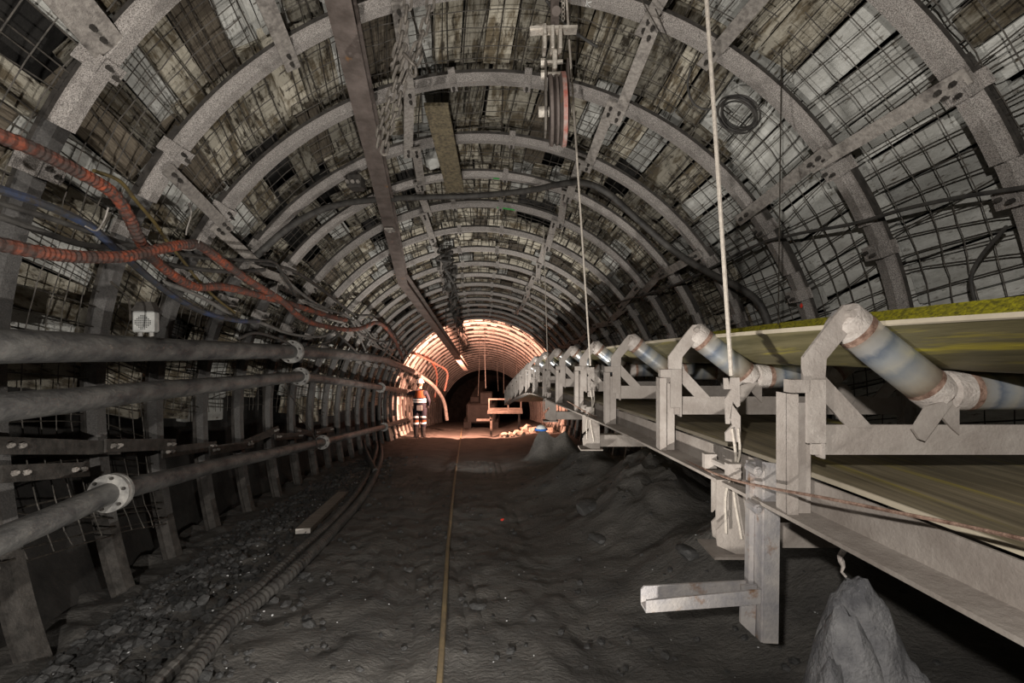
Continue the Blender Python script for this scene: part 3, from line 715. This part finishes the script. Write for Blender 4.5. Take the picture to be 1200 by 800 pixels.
# thin wires hanging at the crown
for k, (a, b, lab) in enumerate((((752, 0), (780, 50), 'thin black wire slanting past the crown spacer bar'), ((768, 10), (786, 52), 'second thin black wire beside the crown spacer bar'), ((916, 60), (912, 380), 'thin grey wire hanging down the right wall to the belt'))):
    m = MB(); y = 2.9
    m.tube([ray(*a, y), ray(*b, y)], .004, 5); tag(m.build('hanging_wire', 'wire', None), lab, 'wire')

# ------------------------------------------------------------------ sensor box on the left wall
c = hit(171, 377, .34); s_ = c.y / F
t = thing('sensor_box', c + V((0, 0, -.06)), 'small grey metal sensor box with a round grille on the left wall', 'sensor')
M = Matrix.Rotation(.25, 3, 'Z')
m = MB(); m.box(c, (.118, .075, .13), M); m.build('case', 'sensor_case', t, bevel=.008)
m = MB(); m.hexa([c + M @ V(q) for q in ((-.065, -.045, .066), (.065, -.045, .066), (.065, .05, .066), (-.065, .05, .066), (-.035, -.02, .125), (.035, -.02, .125), (.035, .045, .125), (-.035, .045, .125))]); m.build('hood', 'dark_steel', t)
m = MB()
for i in range(-4, 5):
    for j in range(-4, 5):
        if i * i + j * j < 18:
            p = c + M @ V((i * .010, -.038, j * .010 - .004)); m.cyl(p, p + M @ V((0, -.003, 0)), .0034, 6)
m.build('grille', 'hole_black', t)['kind'] = 'stuff'
for x in (-.03, .03):
    m = MB(); p = c + M @ V((x, 0, -.065)); m.cyl(p, p - V((0, 0, .025)), .013, 10); m.build('cable_gland', 'flange', t)

# ------------------------------------------------------------------ monorail beam
P0, P1_, P2_, P3 = ray(382, -60, 2.45), ray(396, 0, 2.7), ray(472, 333, 7.6), ray(546, 434, 16.5)
t = thing('monorail_beam', P1_, 'long brown steel monorail beam hanging under the roof left of centre', 'beam')
def ibeam(a, b, m):
    d = (b - a).normalized(); sd = d.cross(V((0, 0, 1))).normalized(); u = sd.cross(d)
    pr = [(-.075, 0), (.075, 0), (.075, .014), (.008, .018), (.008, .152), (.075, .156), (.075, .17), (-.075, .17), (-.075, .156), (-.008, .152), (-.008, .018), (-.075, .014)]
    m.sweep([[p + sd * x + u * z for x, z in pr] for p in (a, b)])
for a, b in ((P0, P2_), (P2_, P3)):
    m = MB(); ibeam(a, b, m); m.build('beam_length', 'rail_steel', t)
m = MB(); j = P0.lerp(P2_, .62); m.box(j + V((0, 0, -.012)), (.10, .14, .02)); m.cyl(j + V((0, -.02, -.02)), j + V((0, -.02, -.05)), .022, 6); m.build('joint_plate', 'strut_steel', t)
m = MB()
for k in (.25, .62, .95):
    p = P0.lerp(P2_, k); q = onring(p.y, 112, .0); m.tube([p + V((0, 0, .17)), V((p.x, p.y, q.z))], .012, 6)
for k in (.2, .5, .8):
    p = P2_.lerp(P3, k); m.tube([p + V((0, 0, .17)), V((p.x, p.y, p.z + .9))], .012, 6)
m.build('hanger_rod', 'dark_steel', t)
p = hit(417, 214, .12)
t = thing('roller_trolley', p, 'dark clamp block hanging beside the monorail beam', 'clamp')
m = MB(); m.box(p, (.14, .16, .13)); m.build('body', 'dark_steel', t, bevel=.015)
for dx in (-.05, .0, .05):
    m = MB(); m.cyl(p + V((dx, -.085, -.02)), p + V((dx, -.105, -.02)), .018, 6); m.build('bolt', 'strut_steel', t)

# ------------------------------------------------------------------ chains
def linkmesh():
    m = MB(); pts = []
    for i in range(20):
        a = 2 * PI * i / 20; x = math.cos(a) * .020; z = math.sin(a) * .020 + (.024 if math.sin(a) >= 0 else -.024); pts.append(V((x, 0, z)))
    m.tube(pts, .0095, 6, closed=True); return m.mesh('chain_link', smooth=True)
LM = linkmesh()
def chain(pix, label):
    q = spline([ray(*p) for p in pix], 10); t = thing('chain', q[-1], label, 'chain', 'steel chains hanging by the monorail'); o = V(q[-1])
    step = .066; acc = 0; k = 0; last = q[0]
    for a, b in zip(q, q[1:]):
        l = (b - a).length
        while acc + l >= step:
            a = a.lerp(b, (step - acc) / l); l = (b - a).length; acc = 0
            d = (a - last).normalized(); last = a.copy(); ob = link('chain_link', LM, 'chain_steel', t)
            qn = d.to_track_quat('Z', 'X') @ Matrix.Rotation(PI / 2 * (k % 2) + .4, 3, 'Z').to_quaternion(); ob.rotation_mode = 'QUATERNION'; ob.rotation_quaternion = qn; ob.location = a - o; k += 1
        acc += l
chain([(481, -30, 2.7), (477, 10, 2.75), (470, 45, 2.8), (461, 78, 2.9), (470, 60, 2.85), (480, 70, 2.85)], 'upper left chain strand knotted beside the monorail beam')
chain([(508, -30, 2.7), (504, 5, 2.75), (495, 40, 2.8), (486, 62, 2.85), (481, 82, 2.9), (488, 72, 2.9), (490, 50, 2.9)], 'right chain strand ending in a short loop below the roof')
chain([(476, 60, 2.85), (466, 88, 2.9), (456, 118, 3.0), (448, 142, 3.1), (443, 168, 3.2)], 'lower left chain strand slanting down behind the monorail beam')
chain([(480, 78, 2.95), (472, 98, 3.0), (466, 125, 3.05), (456, 152, 3.15), (450, 178, 3.2)], 'lower right chain strand hanging from the knot')

# ------------------------------------------------------------------ pulley block at the crown
y = 2.95; c = ray(651, 132, y); s_ = y / F
t = thing('pulley_block', ray(651, 175, y), 'worn steel pulley block hanging edge-on from the crown', 'pulley')
m = MB(); m.bar(ray(621, 36, y), ray(676, 35, y), .07, .016); m.bar(ray(621, 37, y), ray(640, 33, y), .05, .03); m.build('cross_plate', 'bare_metal', t)
m = MB()
for dx in (-8, 1, 10): m.box(ray(646 + dx, 48, y), (.022, .10, .14))
m.build('yoke', 'bare_metal', t, bevel=.004)
m = MB(); m.box(ray(650, 8, y), (.05, .05, .26)); m.cyl(ray(652, 13, y - .04), ray(652, 13, y + .04), .028, 12); m.build('shackle', 'rail_steel', t)
m = MB(); m.box(ray(650, 71, y), (.028, .05, .12)); m.build('neck', 'bare_metal', t, bevel=.005)
ax = V((1, -.04, .04)).normalized()
def disc(cc, r, w2, prof, name, mt):
    m = MB(); m.tube([cc + ax * p * w2 for p, q in prof], lambda i: r * prof[i][1], 40); m.build(name, mt, t, True)
cc = ray(652, 130, y)
disc(cc, .205, .05, [(-.9, .98), (-.55, 1), (-.15, .80), (.15, .80), (.55, 1), (.9, .98)], 'sheave', 'rail_steel')
disc(cc + ax * .042, .212, .012, [(-1, 1), (1, 1)], 'rim', 'worn_red'); disc(cc - ax * .0, .20, .006, [(-1, 1), (1, 1)], 'rim', 'rail_steel')
for sg, mt in ((-1, 'chain_steel'), (1, 'rail_steel')):
    m = MB(); o = cc + ax * sg * .068
    uy = V((0, 0, 1)); ux = ax.cross(uy).normalized()
    m.prism([(-.04, .30), (.04, .30), (.12, .08), (.12, -.05), (.06, -.14), (-.06, -.14), (-.12, -.05), (-.12, .08)], o, ux, uy, .012); m.build('cheek_plate', mt, t)
m = MB(); m.cyl(cc - ax * .11, cc + ax * .09, .032, 12); m.build('axle', 'bare_metal', t, True)
for py in (73, 87):
    m = MB(); o = ray(648, py, y); m.cyl(o - ax * .075, o + ax * .06, .014, 8); m.cyl(o - ax * .075, o - ax * .045, .026, 6); m.build('bolt', 'bare_metal', t)
m = MB()
for k in range(6): o = ray(660, -4 + k * 5, y); m.tube([o + V((math.cos(a) * .008, .006 * (k % 2), math.sin(a) * .016)) for a in [2 * PI * i / 10 for i in range(10)]], .003, 5, closed=True)
m.build('safety_chain', 'bare_metal', t)

# board wedged under the crown, loose fabric flap
a, b = hit(511, 122, .10), hit(534, 224, .12)
m = MB(); m.bar(a, b, .20, .035, (0, -.3, 1)); tag(m.build('roof_board', 'plank_wood', None, bevel=.004), 'mottled wooden board wedged under the crown arches', 'board')
c = hit(508, 188, .02); m = MB(); m.rock(c, .10, 5, 2, (1, .5, 1)); tag(m.build('loose_rock', 'slab_pale', None), 'pale loose rock caught in the mesh behind the roof board', 'rock')
p = hit(939, 358, .035); m = MB(); m.prism([(-.012, 0), (0, -.02), (.012, 0), (0, .02)], p, XU, ZU, .006); tag(m.build('red_reflector', 'red_tag', None), 'tiny red reflector on the arch above the conveyor', 'reflector')

# ------------------------------------------------------------------ floor hoses, cable, planks
cable('floor_hose', [(150, 835, .04), (185, 800, .04), (228, 762, .04), (270, 716, .04), (312, 682, .04), (352, 645, .04), (392, 608, .04), (420, 575, .04), (436, 545, .05), (441, 522, .12), (434, 511, .2), (426, 517, .15), (431, 534, .06), (440, 552, .05)], .043, 'black_rubber', 'thick black ribbed hose on the floor along the left bank, ending in a raised loop', 0, 'hose', 12, .02, 8, flr)
cable('floor_hose', [(188, 850, .04), (216, 800, .04), (262, 735, .04), (300, 706, .04), (346, 666, .04), (390, 622, .04), (425, 582, .04), (442, 552, .04), (447, 530, .04), (444, 516, .04)], .043, 'black_rubber', 'second thick black ribbed hose on the floor, nearer the track', 0, 'hose', 12, .02, 8, flr)
cable('floor_cable', [(510, 850, .015), (515, 800, .015), (519, 740, .015), (522, 690, .015), (525, 640, .015), (529, 598, .015), (533, 560, .015), (537, 532, .02), (540, 512, .02), (541, 502, .02)], .016, 'tan_cable', 'tan cable lying straight down the middle of the floor', 0, 'cable', 8, 0, 8, flr)
a, b = flr(355, 622, .03), flr(402, 578, .03)
t = thing('floor_plank', a, 'grey plank lying beside the hoses with a pale sawn end', 'plank')
m = MB(); m.bar(a, b, .13, .045); m.build('plank', 'grey_plank', t)
d = (b - a).normalized(); m = MB(); m.bar(a - d * .004, a, .128, .043); m.build('sawn_end', 'plank_end', t)

# rubble (uncountable)
m = MB(); rnd = random.Random(3)
for i in range(4200):
    y = 1.9 + rnd.random() ** 1.6 * 8; u = -2.35 + abs(rnd.gauss(0, .42)); x = xc(y) + u; r = rnd.choice((.006, .009, .012, .016, .022, .03)) * rnd.uniform(.8, 1.3)
    m.rock((x, y, floor_z(x, y) + r * .2), r, i, 1, (1.15, 1, .75))
tag(m.build('rubble', 'coal_stone', None), 'black coal rubble banked along the foot of the left wall', 'rubble', kind='stuff')
m = MB()
for i in range(700):
    y = 1.8 + rnd.random() ** 1.4 * 7; x = xc(y) + rnd.uniform(-1.2, 2.2); r = rnd.choice((.004, .006, .009, .013, .02)) * rnd.uniform(.7, 1.2)
    m.rock((x, y, floor_z(x, y) + r * .3), r, i + 9000, 1, (1.2, 1, .6))
tag(m.build('floor_stones', 'coal_stone', None), 'small dark stones scattered over the tunnel floor', 'rubble', kind='stuff')
m = MB()
for i in range(520):
    y = 1.9 + rnd.random() ** 1.5 * 6
    near = rnd.random() < .7; x = xc(y) + (rnd.gauss(-1.8, .2) if near else rnd.uniform(-1.4, 1.6)); r = rnd.choice((.003, .004, .006, .008)) if near else rnd.choice((.002, .003, .004))
    m.rock((x, y, floor_z(x, y) + r * .8), r, i + 5000, 1, (1.3, 1, .6))
tag(m.build('pale_chips', 'pale_stone', None), 'tiny pale stone chips sprinkled over the coal', 'rubble', kind='stuff')
for px, py, r, lab in ((690, 596, .13, 'flat dark stone slab lying on the floor below the conveyor'), (480, 668, .03, 'small dark stone left of the floor cable'), (560, 712, .035, 'small rounded stone right of the floor cable'), (700, 632, .06, 'dark stone at the toe of the spoil heap'), (805, 648, .07, 'lump of spoil below the foreground rope')):
    c = flr(px, py, .0); m = MB(); m.rock(c + V((0, 0, r * .2)), r, px, 2, (1.5, .9, .45)); tag(m.build('stone', 'coal_stone', None, True), lab, 'stone')
# red scrap on the floor
c = flr(588, 609, .004); m = MB(); m.prism([(-.02, -.01), (.015, -.014), (.024, .008), (-.006, .016)], c, V((1, 0, .3)).normalized(), V((0, .9, .4)).normalized(), .004); tag(m.build('red_scrap', 'red_tag', None), 'scrap of red plastic on the floor right of the cable', 'scrap')

# spoil heap at bottom right
def heap(name, peaks, c0, rad, label, m_, n=46):
    m = MB(); secs = []
    def hz(x, y):
        z = -9
        for hx, hy, hh, sx, pw in peaks:
            d = math.hypot((x - hx) / sx, (y - hy) / (sx * 1.1)); z = max(z, hh - .62 * d ** pw)
        return z
    for i in range(n + 1):
        row = []
        for j in range(n + 1):
            x = c0[0] + (i / n - .5) * 2 * rad; y = c0[1] + (j / n - .5) * 2 * rad
            g = floor_z(x, y) - .06; z = hz(x, y) + .075 * noise.fractal(V((x * 8, y * 8, 2)), 1.0, 2.0, 5) + .016 * noise.noise(V((x * 32, y * 32, 7)))
            row.append((x, y, max(g, z)))
        secs.append(row)
    m.sweep(secs, closed=False); return tag(m.build(name, m_, None, True), label, 'heap')
heap('spoil_heap', [(1.30, 1.78, -.86, .20, 1.7), (1.17, 1.68, -.92, .17, 1.9), (1.07, 1.60, -1.06, .14, 1.8), (1.02, 1.55, -1.22, .2, 1.6), (1.38, 1.74, -1.08, .27, 1.6), (1.17, 1.64, -1.10, .26, 1.5)], (1.22, 1.75), .62, 'grey heap of fallen coal fines with twin peaks under the conveyor', 'spoil', 90)

# ragged cable bundle along the left of the crown
rc = random.Random(11); q = []
for i in range(60):
    y = 6.9 + i * .2; q.append(onring(y, 101 + rc.uniform(-2.0, 2.0) + (y - 6.9) * .35, .16 + rc.uniform(-.05, .08) + .05 * math.sin(y * 4)))
t = thing('cable_bundle', q[0], 'ragged dark cable bundle hung along the crown towards the lit stretch', 'cable')
for o in range(3):
    m = MB(); m.tube(spline([p + V((rc.uniform(-.09, .09), 0, rc.uniform(-.09, .05))) for p in q], 3), .022, 6); m.build('cable', 'black_rubber', t)
for i in range(2, 60, 3):
    p = q[i]; m = MB(); m.rock(p + V((rc.uniform(-.05, .05), 0, -.06)), .07, i, 1, (.8, .9, 1.3)); m.build('hanger_clip', 'dark_steel', t)
    m = MB(); e = p + V((rc.uniform(-.1, .1), 0, -rc.uniform(.15, .4))); m.tube([p + V((0, 0, .2)), p, e], .008, 5); m.build('tie_wire', 'dark_steel', t)
# chalk letter on the second arch
p = hit(692, 1, .018); t = math.atan2(p.z - zc(RY[1]), p.x - xc(RY[1])); tn = V((math.sin(t), 0, -math.cos(t))); rdv = V((math.cos(t), 0, math.sin(t)))
p = V((xc(RY[1]), RY[1], zc(RY[1]))) + rdv * (R - .0135)
m = MB()
for (a, b), (c, d) in (((0, -.025), (0, .025)), ((0, 0), (.03, .026)), ((0, 0), (.03, -.026))):
    m.bar(p + tn * a - V((0, -b, 0)), p + tn * c - V((0, -d, 0)), .006, .003, rdv)
o = m.build('chalk_mark', 'chalk', ARCH[1]); o['label'] = 'white chalk letter K'

# ------------------------------------------------------------------ far warm-lit stretch
for k, (px, py, r, y) in enumerate(sorted(((606, 505, .16, 15.0), (598, 508, .12, 14.9), (617, 503, .22, 15.2), (626, 508, .17, 15.0), (590, 510, .12, 14.8), (612, 510, .13, 14.7), (636, 505, .2, 15.4), (645, 508, .15, 15.2)), key=lambda q: q[0])):
    c = ray(px, py, y); c.z = floor_z(c.x, y) + r * .35; m = MB(); m.rock(c, r, k + 40, 2, (1.1, 1, .8)); tag(m.build('rock', 'lit_rock', None), f'pale broken rock in the lit pile by the conveyor foot, {ORD[k]} from the left', 'rock', 'lit rocks in the far pile')
c = V((.56, 9.2, floor_z(.56, 9.2) - .03)); t = thing('plastic_cap', c, 'small white and blue dome resting on the dark heap below the conveyor', 'cap')
m = MB(); secs = [[c + V((math.cos(q) * .11 * math.cos(e), math.sin(q) * .11 * math.cos(e), .10 * math.sin(e))) for q in [2 * PI * i / 20 for i in range(20)]] for e in [0, .3, .6, .9, 1.2, 1.5]]
m.sweep(secs); m.build('dome', 'helmet_white', t, True)
m = MB(); m.tube([c + V((math.cos(q) * .115, math.sin(q) * .115, .012)) for q in [2 * PI * i / 20 for i in range(20)]], .018, 6, closed=True); m.build('rim', 'helmet_blue', t, True)
# dark machine in the shadow
mb = V((-1.25, 20.5, floor_z(-1.25, 20.5)))
t = thing('mining_machine', mb, 'dark mining machine standing in shadow at the far end', 'machine')
m = MB(); m.box(mb + V((0, 0, .75)), (1.2, 2.4, .8)); m.build('body', 'machine', t, bevel=.06)
for sx in (-.55, .55):
    m = MB(); pts = [(-1.2, .15), (-1.0, 0), (1.0, 0), (1.2, .15), (1.2, .4), (1.0, .5), (-1.0, .5), (-1.2, .4)]; m.prism(pts, mb + V((sx, 0, 0)), (0, 1, 0), ZU, .3); m.build('track', 'machine', t)
m = MB(); m.bar(mb + V((-.3, -.6, 1.2)), mb + V((-.1, 1.6, 1.7)), .35, .3); m.build('boom', 'machine', t)
m = MB(); m.box(mb + V((.2, -.9, 1.35)), (.5, .5, .5)); m.build('control_box', 'machine', t, bevel=.03)
# pale loading platform at the conveyor's far foot
p = V((.2, 12.4, -1.75)); t = thing('loading_frame', p + V((0, 0, -.2)), 'pale steel platform frame beside the far end of the conveyor', 'frame')
p = ray(592, 481, 15.4)
m = MB(); m.box(p, (1.1, .9, .06)); m.build('deck', 'pale_paint', t)
for dx in (-.5, .1, .5):
    m = MB(); m.box(p + V((dx, -.42, .22)), (.04, .04, .44)); m.build('upright', 'pale_paint', t)
m = MB(); m.box(p + V((0, -.42, .42)), (1.0, .03, .04)); m.build('rail', 'pale_paint', t)
m = MB(); m.box(p + V((-.65, -.3, -.25)), (.5, .06, .06)); m.box(p + V((-.45, -.3, -.12)), (.06, .06, .3)); m.build('step', 'pale_paint', t)
for dx in (-.45, .45):
    m = MB(); m.box(V((p.x + dx, p.y, (p.z + floor_z(p.x + dx, p.y)) / 2)), (.07, .07, p.z - floor_z(p.x + dx, p.y))); m.build('leg', 'pale_paint', t)
for k in range(8):
    x = 560 + k * 11 + random.uniform(-3, 3); yy = 16.5 + random.uniform(-1, 3); a = ray(x, 445, yy); top = onring(yy, 90 - (a.x - xc(yy)) * 20, .02)
    m = MB(); m.tube([V((a.x, yy, top.z)), V((a.x, yy, top.z - 1)), V((a.x + random.uniform(-.05, .05), yy, a.z - random.uniform(.2, .7)))], .009, 5); tag(m.build('hanging_cable', 'black_rubber', None), f'thin cable hanging from the roof in the far lit stretch, {ORD[k]} from the left', 'cable', 'cables hanging in the lit stretch')

# ------------------------------------------------------------------ the miner
def skin_mesh(nodes, edges, root, sub=2):
    me = bpy.data.meshes.new('body'); names = list(nodes); me.from_pydata([nodes[n][0] for n in names], [(names.index(a), names.index(b)) for a, b in edges], [])
    ob = bpy.data.objects.new('tmp', me); COL.objects.link(ob); sk = ob.modifiers.new('skin', 'SKIN'); sk.use_smooth_shade = True
    for i, n in enumerate(names):
        r = nodes[n][1]; me.skin_vertices[0].data[i].radius = r if isinstance(r, tuple) else (r, r); me.skin_vertices[0].data[i].use_root = (n == root)
    sb = ob.modifiers.new('sub', 'SUBSURF'); sb.levels = sub; sb.render_levels = sub
    dg = bpy.context.evaluated_depsgraph_get(); dg.update(); out = bpy.data.meshes.new_from_object(ob.evaluated_get(dg)); bpy.data.objects.remove(ob); return out
foot = V((-2.86, 14.8, 0)); foot.z = floor_z(foot.x, foot.y) + .005
t = thing('person', foot, 'miner in navy and orange workwear with reflective bands, walking away and touching the middle pipe', 'person')
nd = {'pel': ((0, 0, .97), (.15, .115)), 'spi': ((0, -.01, 1.13), (.155, .115)), 'che': ((0, -.01, 1.32), (.18, .125)), 'nb': ((0, 0, 1.45), (.09, .08)), 'nk': ((0, .01, 1.52), .058), 'hb': ((0, .025, 1.60), (.075, .085)), 'hd': ((0, .025, 1.69), (.082, .098)), 'ht': ((0, .02, 1.77), (.06, .07)),
      'lh': ((-.10, 0, .90), .105), 'lk': ((-.12, .03, .50), .072), 'la': ((-.13, -.02, .12), .05), 'lt': ((-.135, .12, .05), .042), 'rh': ((.10, 0, .90), .105), 'rk': ((.10, .07, .50), .072), 'ra': ((.09, .05, .12), .05), 'rt': ((.10, .19, .05), .042),
      'ls': ((-.19, 0, 1.41), .075), 'le': ((-.37, .04, 1.36), .058), 'lw': ((-.52, .10, 1.46), .042), 'rs': ((.19, 0, 1.41), .075), 're': ((.29, -.02, 1.15), .058), 'rw': ((.25, .12, .98), .042)}
ed = [('pel', 'spi'), ('spi', 'che'), ('che', 'nb'), ('nb', 'nk'), ('nk', 'hb'), ('hb', 'hd'), ('hd', 'ht'), ('pel', 'lh'), ('lh', 'lk'), ('lk', 'la'), ('la', 'lt'), ('pel', 'rh'), ('rh', 'rk'), ('rk', 'ra'), ('ra', 'rt'), ('che', 'ls'), ('ls', 'le'), ('le', 'lw'), ('che', 'rs'), ('rs', 're'), ('re', 'rw')]
bm_ = skin_mesh(nd, ed, 'pel'); bm_.materials.clear(); bm_.materials.append(MATS['navy']); bm_.materials.append(MATS['skin'])
for p in bm_.polygons:
    p.use_smooth = True; p.material_index = 1 if p.center.z > 1.50 and abs(p.center.x) < .15 else 0
body = bpy.data.objects.new('body', bm_); COL.objects.link(body); body.parent = t
def pp(name, m, mt, smooth=True):
    o = link(name, m.mesh(name, smooth=smooth), mt, t); return o
def ering(z0, z1, rx, ry, cx=0, cy=-.01, n=24, rows=3, rx2=None, ry2=None):
    m = MB(); secs = []
    for k in range(rows + 1):
        f = k / rows; z = z0 + (z1 - z0) * f; a = rx + ((rx2 or rx) - rx) * f; b = ry + ((ry2 or ry) - ry) * f
        secs.append([(cx + a * math.cos(q), cy + b * math.sin(q), z) for q in [2 * PI * i / n for i in range(n)]])
    m.sweep(secs); return m
pp('jacket_yoke', ering(1.25, 1.475, .205, .145, rows=4, rx2=.14, ry2=.10), 'orange_cloth')
pp('jacket', ering(.90, 1.26, .185, .145, rows=4, rx2=.205, ry2=.148), 'navy')
for z in (1.13, 1.20): pp('reflective_band', ering(z - .02, z + .025, .212, .156), 'reflective')
for sx, cx, cy in ((-1, -.115, .02), (1, .10, .05)):
    pp('trouser_leg', ering(.30, .92, .082, .085, cx, cy, rows=5, rx2=.115, ry2=.12), 'navy')
    for z in (.66, .46): pp('reflective_band', ering(z - .025, z + .025, .10 if z > .5 else .094, .108 if z > .5 else .10, cx, cy), 'reflective')
    pp('knee_panel', ering(.49, .60, .095, .10, cx, cy), 'orange_cloth')
    m = ering(.06, .34, .06, .07, cx, cy - .02, rows=3, rx2=.078, ry2=.085); m.box((cx, cy + .05, .035), (.105, .29, .07)); pp('boot', m, 'boot')
m = MB(); m.box((0.03, -.17, .95), (.16, .07, .15)); o = pp('lamp_battery', m, 'sensor_case', False)
m = MB(); m.sweep([[(.118 * math.cos(e) * math.cos(q), .02 + .142 * math.cos(e) * math.sin(q), 1.715 + .135 * math.sin(e)) for q in [2 * PI * i / 24 for i in range(24)]] for e in [0, .25, .5, .8, 1.1, 1.35, 1.52]])
m.tube([(.122 * math.cos(q), .03 + .155 * math.sin(q), 1.715) for q in [2 * PI * i / 24 for i in range(24)]], .013, 6, closed=True); pp('helmet', m, 'helmet_white')
m = MB(); m.rock((0, -.02, 1.655), .085, 3, 2, (.95, .8, .9)); pp('hair', m, 'hair')
m = MB(); m.rock((0, .128, 1.655), .016, 1, 1, (1, 1.4, 1.6)); m.rock((-.088, .02, 1.655), .02, 2, 1, (.5, 1, 1.6)); m.rock((.088, .02, 1.655), .02, 4, 1, (.5, 1, 1.6)); pp('face', m, 'skin')
def hand(w0, d, side, up):
    d = V(d).normalized(); up = V(up); sd = d.cross(up).normalized(); up = sd.cross(d).normalized(); w0 = V(w0); m = MB()
    m.hexa([w0 - sd * .03 - up * .014, w0 + sd * .03 - up * .014, w0 + d * .09 + sd * .042 - up * .013, w0 + d * .09 - sd * .042 - up * .013, w0 - sd * .03 + up * .014, w0 + sd * .03 + up * .014, w0 + d * .09 + sd * .042 + up * .013, w0 + d * .09 - sd * .042 + up * .013])
    for k, l in enumerate((.07, .08, .075, .06)):
        b = w0 + d * .088 + sd * (-.032 + .0213 * k); m.tube([b, b + d * l * .5 - up * .012, b + d * l * .75 - up * l * .55], .0095, 6)
    b = w0 + d * .03 + sd * .035 * side; m.tube([b, b + sd * side * .03 + d * .03, b + sd * side * .035 + d * .065 - up * .015], .011, 6)
    pp('glove', m, 'glove')
hand((-.53, .105, 1.465), (-1, .3, .25), 1, (0, -.2, 1)); hand((.25, .125, .97), (-.1, .6, -.8), -1, (1, 0, 0))
m = MB(); m.tube([(-.46, .075, 1.42), (-.54, .11, 1.475)], .056, 12); pp('glove_cuff', m, 'glove_cuff')

bpy.context.view_layer.update()
print('objects', len(bpy.data.objects), 'tris', sum(len(m.polygons) for m in bpy.data.meshes) * 2)
